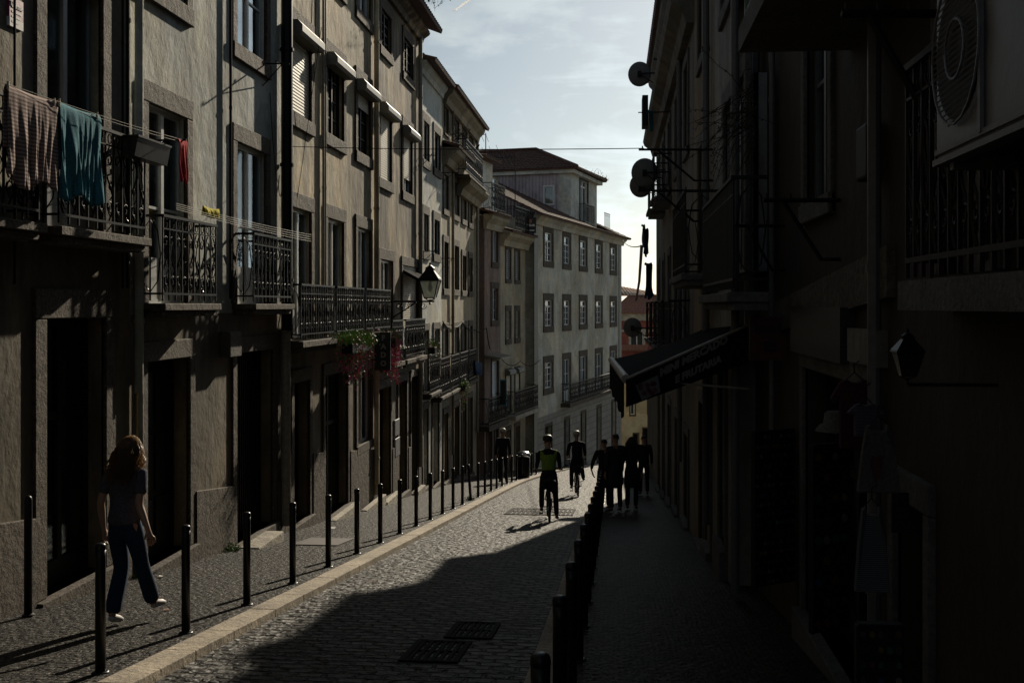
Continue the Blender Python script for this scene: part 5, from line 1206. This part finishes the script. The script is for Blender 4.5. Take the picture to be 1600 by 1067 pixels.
for lab, x0, y0, x1, vv in (('iron bracket arm on the blue grey wall near the downpipe', 410, 100, 452, -5.5), ('iron bracket arm beside the stained shutters', 656, 243, 680, -5.5), ('iron bracket arm on the olive brown facade', 690, 270, 716, -5.5), ('iron bracket arm above the street lamp', 657, 393, 686, -5.5), ('lower iron bracket arm on the olive brown facade', 690, 404, 712, -5.5)):
    a = pv(x0, y0, -5.5); zc_ = zcof(a[0], a[1]); b = pw(x1, y0, zc_); mb = MB(); mb.tube([a, b], .014, 5); mb.tube([(a[0], a[1], a[2] - .35), tuple(Vector(a).lerp(Vector(b), .75))], .009, 5)
    for t in (.5, .75, 1): q = Vector(a).lerp(Vector(b), t); mb.tube([tuple(q), tuple(q + Vector((0, 0, .05)))], .01, 5)
    single(mb, 'line_bracket', 'iron', lab, 'bracket')
# aerials
def aerial(label, px, py, zc, h, flip=1, n=6):
    b = pw(px, py, zc); P = thing('tv_aerial', label, 'aerial', b); mb = MB(); mb.tube([b, (b[0], b[1], b[2] + h)], .022, 6); mb.build('mast', 'cable', P)
    mb = MB(); t = (b[0], b[1], b[2] + h * .96); e = (t[0] + flip * 1.0, t[1], t[2] - .05); mb.tube([t, e], .013, 5)
    for k in range(n): q = Vector(t).lerp(Vector(e), k / (n - 1)); w = .32 - .03 * k; mb.tube([(q.x - .12, q.y, q.z + w), (q.x + .12, q.y, q.z - w)], .008, 4)
    mb.build('antenna', 'cable', P)
aerial('tall thin television aerial on the roof beside the corner balcony', 759, 246, 46, 1.0, -1); aerial('television aerial standing before the townhouse roof, farther right', 805, 330, 50, 2.6, -1); aerial('low television aerial left of the townhouse roof ridge', 779, 252, 50, .45, -1, 4)
# bird on corner post
b = pw(746, 229, 42); P = localthing('bird', 'small dark bird perched on the corner balcony post', 'bird', (b[0], b[1], b[2] - .14))
skin_mesh('body', [[(-.10, 0, .05, .012), (-.04, 0, .09, .035), (.02, 0, .13, .045), (.05, 0, .17, .03), (.07, 0, .2, .027), (.10, 0, .195, .007)]], 'dark_c', P); MB().tube([(0, -.01, 0), (.01, -.01, .1)], .005, 4).build('leg', 'dark_c', P); MB().tube([(0, .015, 0), (.01, .015, .1)], .005, 4).build('leg', 'dark_c', P)
# billboard sign on the roof terrace
zc_ = 50.5; P = thing('agency_sign', 'small black estate agency sign with orange emblem on the roof terrace', 'sign', pw(829, 365, zc_))
fbox(MB(), zc_, 820.5, 340, 837.5, 364.5, .08).build('panel', 'sign_b', P); kk = zc_ / FPX
mb = MB(); add_text(mb, 'REILAR', 4.1 * kk, lambda x, y, z: cw((829 - 800) * kk + x, zc_ - .085 - z, (YH - 352.5) * kk + y), .004, .01)
fbox(mb, zc_ - .085, 823, 359.3, 835, 361, .01); mb.build('lettering', 'paper', P)
mb = MB(); a = frontal(zc_ - .09); mb.prism([a(826.2, 342.5, 0), a(828, 343.5, 0), a(829, 342, 0), a(830, 343.5, 0), a(831.8, 342.5, 0), a(831, 348, 0), a(829, 350, 0), a(827, 348, 0)], (0, -.01, 0)); mb.build('emblem', MT['tile_o'], P)
# banner on H balcony
mb = MB(); zc_ = 45.2; fbox(mb, zc_, 781, 593, 791.5, 634, .03); P = thing('banner', 'small framed banner with blue border hung on the pinkish building balcony', 'banner', pw(786, 634, zc_)); mb.build('panel', 'sign_b', P)
mb = MB(); [fbox(mb, zc_ - .032, *q, .01) for q in ((781, 593, 791.5, 595), (781, 632, 791.5, 634), (781, 595, 782.3, 632), (790.2, 595, 791.5, 632))]; mb.build('border', rough_paint('banner_blue', (.06, .22, .28)), P)
# F A D O done. electric notice boxes on lower left wall
for lab, x, y0, y1 in (('small pale notice case on the wall between the far doors', 617.5, 655, 680), ('second pale notice case under the first one', 618, 684, 712)):
    s_ = LW.S(x); mb = LW.M(); mb.box(s_ - .28, s_ + .28, -.06, -.002, LW.Z(x, y1), LW.Z(x, y0)); single(mb, 'notice_case', 'grey_f', lab, 'notice case', bev=.01)

# ---------------- right side objects
# satellite dishes
def dish(label, px, py, zc, dia, wallv=1.33):
    c = Vector(pw(px, py, zc)); P = thing('satellite_dish', label, 'satellite dish', (c.x, c.y, c.z - dia / 2)); r = dia / 2
    fwd = Vector((.12, 1, .12)).normalized(); sd = fwd.cross(Vector((0, 0, 1))).normalized(); up = sd.cross(fwd)
    mb = MB(); n = 28; rings = []
    for k in range(8):
        t = k / 7; rings.append([mb.V(tuple(c + sd * math.cos(2 * math.pi * j / n) * r * t * .97 + up * math.sin(2 * math.pi * j / n) * r * t * 1.04 + fwd * (.16 * r * t * t))) for j in range(n)] if k else [mb.V(tuple(c))] * n)
    for k in range(7):
        for j in range(n): f_ = [rings[k][j], rings[k][(j + 1) % n], rings[k + 1][(j + 1) % n], rings[k + 1][j]]; mb.idx(f_ if k else [rings[0][0], f_[3], f_[2]])
    mb.build('reflector', 'dish', P, solid=.008, smooth=True)
    mb = MB(); mb.tube([tuple(c - fwd * .01), tuple(c - fwd * .12), (wallv, c.y - .12, c.z)], .02, 6); mb.box(c.x - .05, c.x + .05, c.y - .1, c.y - .02, c.z - .09, c.z + .06)
    mb.tube([tuple(c - fwd * .12), (wallv, c.y - .2, c.z - .5)], .012, 5); mb.build('wall_mount', 'iron_r', P)
    mb = MB(); e = c - up * r * .2 + fwd * dia * .6; mb.tube([tuple(c - up * r), tuple(e)], .01, 5); mb.tube([tuple(e), tuple(e - fwd * .08)], .025, 8); mb.build('feed_arm', 'iron_r', P)
dish('satellite dish highest on the right row, against the sky', 999, 116, 28.5, .62); dish('large satellite dish in front of another at mid height on the right row', 1007, 270, 26, .66)
dish('satellite dish half hidden behind the large one', 1001, 290, 27.2, .58, 1.33); dish('satellite dish low on the right row before the red house', 988, 512, 31, .54)
# clothes bars on right row
def bar(label, x0, x1, y, vw, zc=None, strut=True, r=.016):
    zc_ = vw * FPX / (ca * (x1 - 960)) if zc is None else zc; a = Vector(pw(x0, y, zc_)); b = Vector(pw(x1, y, zc_)); b.y += 0; mb = MB(); mb.tube([tuple(a), tuple(b)], r, 4)
    if strut: c = b + Vector((0, 0, -.45)); m = a.lerp(b, .25); mb.tube([tuple(m), tuple(a.lerp(b, .75) + Vector((0, 0, -.42))), tuple(c + Vector((0, 0, .03)))], r * .9, 4)
    for t in (.05, .35, .65): q = a.lerp(b, t); mb.tube([tuple(q), tuple(q + Vector((0, 0, .05)))], r * .6, 5)
    return single(mb, 'drying_rack', 'iron_r', label, 'drying rack')
bar('iron drying arm jutting over the street level with the long cable', 998, 1114, 234, 1.33); bar('iron drying arm below the first, in front of the large dish', 997, 1112, 298, 1.33)
bar('small iron arm near the top satellite dish', 1021, 1051, 93, 1.33, strut=False); bar('iron drying arm under the shaded window', 1193, 1313, 313, 1.6); bar('lower iron drying arm across the thick white pipe', 1148, 1226, 353, 1.6)
bar('heavy iron arm under the ceiling of the upper balcony near the air conditioner', 1315, 1480, 22, 1.6, zc=5.0, r=.02)
mb = MB(); 
# window-box thing and meter box
single(RN.M().box(6.72, 7.02, -.09, -.002, RN.Z(1350, 290), RN.Z(1350, 208)), 'wall_cabinet', 'iron_r', 'dark wall cabinet between the shaded window and the downpipe', 'cabinet', bev=.02)
c_ = pw(1007, 176, 26); single(MB().box(c_[0] - .06, c_[0] + .08, c_[1] - .3, c_[1] + .3, c_[2] - .36, c_[2] + .36), 'banner_case', 'iron_r', 'narrow dark box jutting from the right row below the top dish', 'box', bev=.01)
mb = MB(); mb.tube([(c_[0] - .15, c_[1], c_[2]), (1.33, c_[1], c_[2])], .014, 5); single(mb, 'bracket_arm', 'iron_r', 'thin iron arm holding the narrow dark box', 'bracket')
# washing on far right balconies
for lab, x0, x1, y, zc, dr, m in (('dark cloth drying on a far balcony of the right row', 1005, 1012, 356, 24, .6, 'towel_tb'), ('red brown cloth drying at the outer end of that balcony', 1003, 1007, 350, 27, .55, 'towel_b'), ('blue cloth hanging under the top satellite dish', 1013, 1019, 172, 24.5, .45, 'towel_t'), ('dark green flag like cloth hanging above the low dish', 1008, 1018, 410, 22, .7, 'towel_tb')):
    cloth(lab, 'cloth', 'cloth', pw(x0, y, zc), pw(x1, y, zc + .3), dr, m, int(x0), 2, .03, .05)
mb = MB(); mb.tube([pw(1003, 383, 30), pw(999, 440, 30), pw(994, 470, 30)], .05, 5, .03); single(mb, 'furled_parasol', 'towel_b', 'thin furled reddish parasol leaning out before the red roof', 'parasol')
# AC unit
z_f = -.45
P = thing('air_conditioner', 'grey outdoor air conditioner with slatted round grille on the near right wall', 'air conditioner', RN.T(2.9, z_f, RN.Z(1460, 270, z_f)))
s_f, s_n = RN.S(1462, z_f), RN.S(1600, z_f) - .25; zb3 = RN.Z(1462, 268, z_f) + .04; ht = .72
RN.M().box(s_n, s_f, z_f, -.08, zb3, zb3 + ht).build('casing', 'ac', P, bev=.015)
mb = RN.M(); rim_ = .012; smid = s_f - .5
mb.box(smid - .012, smid + .012, z_f - .012, z_f + .001, zb3 + .02, zb3 + ht - .02)
mb.box(s_n + .01, s_f - .01, z_f - .008, z_f + .001, zb3 + .012, zb3 + .03); mb.build('panel_seam', 'pipe_w', P)
mb = RN.M(); cs, cz, rg = (s_f + smid) / 2 - .01, zb3 + .34, .25
for k in range(24):
    zz = cz - rg + 2 * rg * (k + .5) / 24; hw = math.sqrt(max(0, rg * rg - (zz - cz) ** 2))
    mb.tube([(cs - hw, z_f - .012, zz + .01), (cs + hw, z_f - .012, zz - .01)], .0035, 4)
for r_ in (.252, .1): mb.tube([(cs + r_ * math.cos(t / 20 * 6.2832), z_f - .014, cz + r_ * math.sin(t / 20 * 6.2832)) for t in range(21)], .005, 5)
mb.build('fan_grille', 'pipe_w', P)
mb = RN.M(); mb.lathe([(.0, 0), (.235, 0), (.235, .003)], n=20) if False else mb.prism([(cs + .235 * math.cos(t / 24 * 6.2832), z_f - .004, cz + .235 * math.sin(t / 24 * 6.2832)) for t in range(24)], (0, .003, 0)); mb.build('fan_opening', 'iron_r', P)
mb = RN.M(); [mb.box(s - .02, s + .02, z_f + .02, -.002, zb3 - .05, zb3 - .005) for s in (s_n + .12, s_f - .12)]; [mb.box(s - .02, s + .02, -.03, -.002, zb3 - .35, zb3 - .05) for s in (s_n + .12, s_f - .12)]; mb.box(s_n + .02, s_f - .0, z_f - .012, z_f + .05, zb3 - .025, zb3 - .003); mb.build('wall_bracket', 'pipe_w', P)
# market awning
zc_ = 10.8; A_ = pw(1168, 508, zc_); Bf = pw(978, 592, zc_); C_ = pw(955, 562, 16.0); D_ = (1.3, C_[1], A_[2] - .15)
P = thing('market_awning', 'dark shop awning lettered MINI MERCADO E FRUTARIA reaching over the right pavement', 'awning', (A_[0], A_[1], Bf[2] - .4))
mb = MB()
def aw(x, y):
    p = Vector(A_).lerp(Vector(Bf), x); q = Vector(D_).lerp(Vector(C_), x); r = p.lerp(q, y); r.z -= .05 * math.sin(x * math.pi) ; return tuple(r)
mb.grid(aw, 12, 10); mb.build('canopy', 'awn', P, solid=.012)
mb = MB(); mb.tube([Bf, C_], .045, 12); mb.build('front_roller', 'awn_r', P)
mb = MB()
def va(x, y):
    p = Vector(Bf).lerp(Vector(C_), x); p.z -= .03 + y * (.34 + .05 * abs(math.sin(x * math.pi * 7))); p.x -= .02 + .015 * math.sin(x * 30); return tuple(p)
mb.grid(va, 56, 4); mb.build('front_valance', 'awn', P, solid=.006)
d_ = (Vector(Bf) - Vector(A_)); 
def sv(x, y):
    p = Vector(A_).lerp(Vector(Bf), x); p.z -= .01 + y * (.36 - .09 * x); p.y -= .012; p.y -= .006 * math.sin(x * 22); return tuple(p)
mb = MB(); mb.grid(sv, 40, 4); mb.build('side_valance', 'awn', P, solid=.005)
mb = MB(); mb.tube([tuple(Vector(A_) + Vector((0, -.02, 0))), tuple(Vector(Bf) + Vector((0, -.02, 0)))], .016, 6); mb.build('side_rail', 'awn_r', P)
kk = zc_ / FPX; sl_ = math.atan2(540 - 602, 1141 - 1022)
def tt(cx_, cy_, an): return lambda x, y, z: cw((cx_ - 800) * kk + x * math.cos(an), zc_ - .035 - z, (YH - cy_) * kk + y + x * math.sin(an))
mb = MB(); add_text(mb, 'MINI MERCADO', 16.5 * kk, tt(1083, 556.5, rad(27)), .002, .006, 1.0); mb.v = mb.v; add_text(mb, 'E FRUTARIA', 15.5 * kk, tt(1090, 577, rad(25)), .002, .006, .95); mb.build('lettering', 'letter', P)
mb = MB(); a = frontal(zc_ - .04); mb.prism([a(993, 602, 0), a(1028, 586, 0), a(1032, 612, 0), a(1003, 626, 0)], (0, .004, 0)); mb.build('fruit_picture', 'pipe_w', P)
mb = MB(); a = frontal(zc_ - .046); rr = random.Random(5)
for q in range(12): cx_, cy_ = rr.uniform(1000, 1025), rr.uniform(597, 616); mb.prism([a(cx_ + 4 * math.cos(t), cy_ + 4 * math.sin(t), 0) for t in (0, 1, 2, 3, 4, 5)], (0, .003 + q * .0005, 0))
mb.build('fruit_shapes', 'sign_r', P)
mb = MB(); mb.tube([Bf, (1.33, A_[1], Bf[2] - .1)], .012, 5); mb.tube([C_, (1.33, C_[1], C_[2] - .1)], .012, 5); mb.build('folding_arm', 'awn_r', P)
# red souvenir board and dark board
P = thing('shop_sign', 'dull red board reading Souvenir Shop hung at right angles beside the awning', 'sign', pw(1205, 560, 10.2)); zc_ = 10.2; kk = zc_ / FPX
fbox(MB(), zc_, 1170, 495, 1240, 562, .04).build('panel', 'sign_r', P); mb = MB()
add_text(mb, 'Souvenir Shop', 10 * kk, lambda x, y, z: cw((1205 - 800) * kk + x, zc_ - .045 - z, (YH - 514) * kk + y * 1.7), .002, .004, .95); fbox(mb, zc_ - .045, 1194, 534, 1212, 549, .006); mb.build('lettering', 'sign_b', P)
single(RN.M().box(RN.S(1322, -.06), RN.S(1242, -.06), -.10, -.002, RN.Z(1280, 560, -.1), RN.Z(1280, 480, -.1)), 'fascia_board', 'sign_b', 'dark shop fascia board right of the red sign', 'fascia')
single(RN.M().box(RN.S(1372, -.06), RN.S(1326, -.06), -.07, -.002, RN.Z(1350, 570, -.07), RN.Z(1350, 515, -.07)), 'wall_panel', 'pr_4', 'pale stone panel above the hanging pink shirt', 'panel')
# tube lights in the shop doorway
for lab, x0, x1, y0, y1 in (('bright tube lamp glowing inside the souvenir shop, left one', 1268, 1290, 569, 573), ('thin tube lamp glowing inside the souvenir shop, right one', 1286, 1306, 570, 567)):
    a, b = pv(x0, y0, 1.72), pv(x1, y1, 1.72); P = thing('tube_lamp', lab, 'lamp', a); MB().tube([a, b], .011, 6).build('tube', 'tube', P); q = (a[0], a[1], a[2] + .02); q2 = (b[0], b[1], b[2] + .02); MB().tube([q, q2], .008, 4).build('fitting', 'iron_r', P)
# wall lantern on near right
P = thing('wall_lantern', 'dark lantern on the near right wall beneath the balcony slab', 'street lamp', pw(1420, 600, 4.6)); lantern_parts(P, pw(1418, 601, 4.6), .24, 'lglass_d'); a = pw(1418, 601, 4.6); MB().tube([a, (1.6, a[1], a[2])], .008, 5).build('bracket', 'iron_r', P)
# hung goods
def shirt(label, name, cat, c, w, h, m, yaw=0, sl=True):
    """a garment hung from a hanger at c, facing the camera"""
    P = localthing(name, label, cat, (c[0], c[1], c[2] - h), None, AA + yaw); mb = MB()
    if sl: out = [(-.18, 1), (-.30, .95), (-.5, .72), (-.40, .64), (-.30, .76), (-.30, 0), (.30, 0), (.30, .76), (.40, .64), (.5, .72), (.30, .95), (.18, 1), (.06, .95), (-.06, .95)]
    else: out = [(-.14, 1), (-.22, .97), (-.3, .55), (-.36, 0), (.36, 0), (.3, .55), (.22, .97), (.14, 1), (.1, .9), (-.1, .9)]
    mb.prism([(x * w / .6 * .6 * 1.0, -.02 - .01 * math.sin(x * 20), y * h) for x, y in out], (0, .04, 0)); mb.build('fabric', m, P, bev=.006)
    mb = MB(); mb.tube([(-w * .2, 0, h * .97), (0, 0, h + .04), (w * .2, 0, h * .97)], .004, 4); mb.tube([(0, 0, h + .04), (0, 0, h + .09), (.03, 0, h + .11)], .004, 4); mb.build('hanger', 'iron_r', P); return P
shirt('pink shirt hung beside the souvenir shop door', 'shirt', 'shirt', pw(1335, 592, 6.6), .3, .42, fabric('pink_shirt', (.06, .015, .025)))
tt_ = fabric('tote_cotton', (.085, .08, .08)); P = shirt('white cotton tote bag with a dark heart hung on the downpipe side', 'tote_bag', 'bag', pw(1372, 662, 5.7), .30, .36, tt_, sl=False)
mb = MB(); mb.prism([(-.05, -.035, .16), (-.02, -.035, .05), (.01, -.035, .16), (.0, -.035, .2), (-.02, -.035, .19), (-.04, -.035, .2)], (0, .01, 0)); mb.build('heart_print', 'sign_r', P)
shirt('patterned summer dress hung low beside the dark doorway', 'dress', 'dress', pw(1362, 790, 5.6), .24, .44, fabric('dress_pattern', (.03, .05, .075), ((.12, .11, .11), 30)), sl=False)
shirt('folded patterned scarf bundle above the tote bag', 'scarf', 'scarf', pw(1352, 630, 5.9), .2, .18, fabric('scarf_pattern', (.02, .02, .05), ((.12, .11, .14), 40)), sl=True)
c_ = pw(1306, 664, 7.4); P = localthing('bucket_hat', 'white hat on a hook in the souvenir shop entrance', 'hat', c_); MB().lathe([(.115, -.01), (.11, .0), (.085, .01), (.075, .08), (.055, .095), (.01, .1)], n=18).build('crown', fabric('hat_cotton', (.10, .10, .095)), P, smooth=True); MB().lathe([(.14, -.04), (.112, -.005), (.116, -.008)], n=18).build('brim', MT['hat_cotton'] if 'hat_cotton' in MT else bpy.data.materials['hat_cotton'], P)
# keyring and magnet racks
def rack(label, name, c, w, h, nx, nz, seed, yaw=0, lean=0):
    rr = random.Random(seed); P = localthing(name, label, 'display rack', c, None, AA + yaw); mb = MB()
    mb.box(-w / 2, w / 2, .0, .02, 0, h); mb.build('back_panel', 'iron_r', P); mb = MB(); mb.box(-w / 2 - .01, -w / 2, -.02, .03, 0, h); mb.box(w / 2, w / 2 + .01, -.02, .03, 0, h); mb.box(-w / 2, w / 2, -.02, .03, h, h + .01)
    for k in range(nz): mb.tube([(-w / 2, -.01, h * (k + .9) / nz), (w / 2, -.01, h * (k + .9) / nz)], .003, 4)
    mb.build('frame', 'iron_r', P)
    cols = [(.10, .01, .01), (.02, .04, .10), (.10, .07, .01), (.12, .11, .10), (.02, .07, .04), (.08, .03, .06)]
    for ci in range(6):
        mb = MB()
        for i in range(nx):
            for j in range(nz):
                if rr.randrange(6) != ci: continue
                x = -w / 2 + w * (i + .5) / nx; z = h * (j + .45) / nz; s = min(w / nx, h / nz) * .36; n = rr.choice((4, 6, 8)); ph = rr.uniform(0, 1)
                mb.prism([(x + s * math.cos(ph + 6.2832 * t / n), -.022, z + s * 1.1 * math.sin(ph + 6.2832 * t / n)) for t in range(n)], (0, .01, 0))
        if mb.v: mb.build('trinkets', rough_paint('trinket_%d_%d' % (seed, ci), cols[ci], .35), P)['kind'] = 'stuff'
    return P
c_ = pw(1212, 880, 9.6); rack('wall rack of keyrings and bracelets left of the souvenir shop door', 'keyring_rack', (1.42, c_[1], -2.45), .5, 1.35, 11, 16, 1, yaw=.5)
c_ = pw(1300, 880, 7.6); rack('narrow hanging rack of small magnets in the souvenir shop entrance', 'magnet_rack', (1.50, c_[1], G(c_[1]) + .35), .3, 1.3, 4, 9, 2, yaw=.4)
c_ = pw(1375, 1085, 5.0); rack('low display board of colourful trinkets at the bottom right', 'trinket_rack', (c_[0], c_[1], c_[2] - .1), .20, .42, 5, 6, 3, yaw=-.1)
# hand mirror panel
P = thing('mirror', 'small square mirror in the dark doorway reflecting the sunlit kerb', 'mirror', pw(1406, 830, 5.2)); zc_ = 5.2
fbox(MB(), zc_, 1392, 769, 1419, 831, .012).build('frame', 'iron_r', P)
# clothes pegs
for lab, x, y in (('wooden peg holding the left corner of the brown towel', 12, 131), ('wooden peg at the right corner of the brown towel', 84, 157), ('wooden peg at the left corner of the teal towel', 92, 158), ('wooden peg at the right corner of the teal towel', 151, 179)):
    p = pv(x, y, -5.04); mb = MB(); mb.box(p[0] - .006, p[0] + .014, p[1] - .006, p[1] + .006, p[2] - .05, p[2] + .02); single(mb, 'clothes_peg', 'stone_l', lab, 'peg')
# ---------------- sky, sun, camera
SUN_AZ = rad(9.4); SUN_EL = rad(23.5)
w = bpy.data.worlds.new('World'); sc.world = w; w.use_nodes = True; nt = w.node_tree; bg = nt.nodes['Background']
sky = nt.nodes.new('ShaderNodeTexSky'); sky.sky_type = 'NISHITA'; sky.sun_disc = False; sky.sun_elevation = SUN_EL; sky.sun_rotation = SUN_AZ
sky.air_density = 1.0; sky.dust_density = .45; sky.ozone_density = 1.0; sky.altitude = 50
tc = nt.nodes.new('ShaderNodeTexCoord'); sp = nt.nodes.new('ShaderNodeSeparateXYZ'); nt.links.new(tc.outputs['Generated'], sp.inputs[0])
mx = N(nt, 'ShaderNodeMath', operation='MAXIMUM'); L(nt, sp.outputs['Z'], mx.inputs[0]); mx.inputs[1].default_value = .02
dx = N(nt, 'ShaderNodeMath', operation='DIVIDE'); L(nt, sp.outputs['X'], dx.inputs[0]); L(nt, mx.outputs[0], dx.inputs[1])
dy = N(nt, 'ShaderNodeMath', operation='DIVIDE'); L(nt, sp.outputs['Y'], dy.inputs[0]); L(nt, mx.outputs[0], dy.inputs[1])
cb = nt.nodes.new('ShaderNodeCombineXYZ'); L(nt, dx.outputs[0], cb.inputs[0]); L(nt, dy.outputs[0], cb.inputs[1])
mp = N(nt, 'ShaderNodeMapping');  L(nt, tc.outputs['Generated'], mp.inputs['Vector']); mp.inputs['Rotation'].default_value = (0, rad(24), 0); mp.inputs['Scale'].default_value = (5.5, 2., 24)
n1 = noise(nt, tc.outputs['Generated'], 7, 5, .55)
n2 = N(nt, 'ShaderNodeTexNoise'); n2.inputs['Scale'].default_value = 1.; n2.inputs['Detail'].default_value = 9; n2.inputs['Roughness'].default_value = .6; n2.inputs['Distortion'].default_value = .6; L(nt, mp.outputs['Vector'], n2.inputs['Vector'])
ml = N(nt, 'ShaderNodeMath', operation='MULTIPLY'); L(nt, n1, ml.inputs[0]); L(nt, n2.outputs['Fac'], ml.inputs[1])
cl = ramp(nt, ml.outputs[0], [(.23, (0, 0, 0)), (.33, (1, 1, 1))])
SKY_CL = mix(nt, 1., cl, (.9, .9, .9), 'MULTIPLY')
bright = mix(nt, 1., sky.outputs['Color'], (1.0, 1.0, 1.0), 'MULTIPLY')
bw = N(nt, 'ShaderNodeRGBToBW'); L(nt, sky.outputs['Color'], bw.inputs[0])
wh = mix(nt, 1., bw.outputs[0], (1.18, 1.33, 1.37), 'MULTIPLY')
pale = mix(nt, .46, bright, mix(nt, 1., bw.outputs[0], (.88, 1.06, 1.14), "MULTIPLY"))
fin = mix(nt, SKY_CL, pale, wh); L(nt, fin, bg.inputs['Color']); bg.inputs['Strength'].default_value = .060
sl = bpy.data.lights.new('sun', 'SUN'); sl.energy = 5.0; sl.angle = rad(.55); sl.color = (1., .885, .70); so = bpy.data.objects.new('sun', sl); COL.objects.link(so)
d = Vector((math.sin(SUN_AZ) * math.cos(SUN_EL), math.cos(SUN_AZ) * math.cos(SUN_EL), math.sin(SUN_EL))); so.rotation_euler = d.to_track_quat('Z', 'Y').to_euler(); so.location = (0, 0, 40)
cd = bpy.data.cameras.new('camera'); co = bpy.data.objects.new('camera', cd); COL.objects.link(co); sc.camera = co
co.location = (0, 0, 0); co.rotation_euler = (math.pi / 2, 0, AA); cd.sensor_width = 36; cd.lens = 36 * FPX / 1600; cd.shift_y = -(533.5 - YH) / 1600; cd.clip_end = 6000; cd.clip_start = .05
sc.view_settings.view_transform = 'Standard'; sc.view_settings.look = 'None'; sc.view_settings.gamma = 1; sc.view_settings.exposure = 0.0
sc.render.engine = 'CYCLES'; sc.cycles.use_denoising = True; sc.cycles.max_bounces = 6; sc.cycles.diffuse_bounces = 2; sc.cycles.glossy_bounces = 3; sc.cycles.sample_clamp_indirect = 4
for o in bpy.data.objects:
    if '_o' in o: del o['_o']
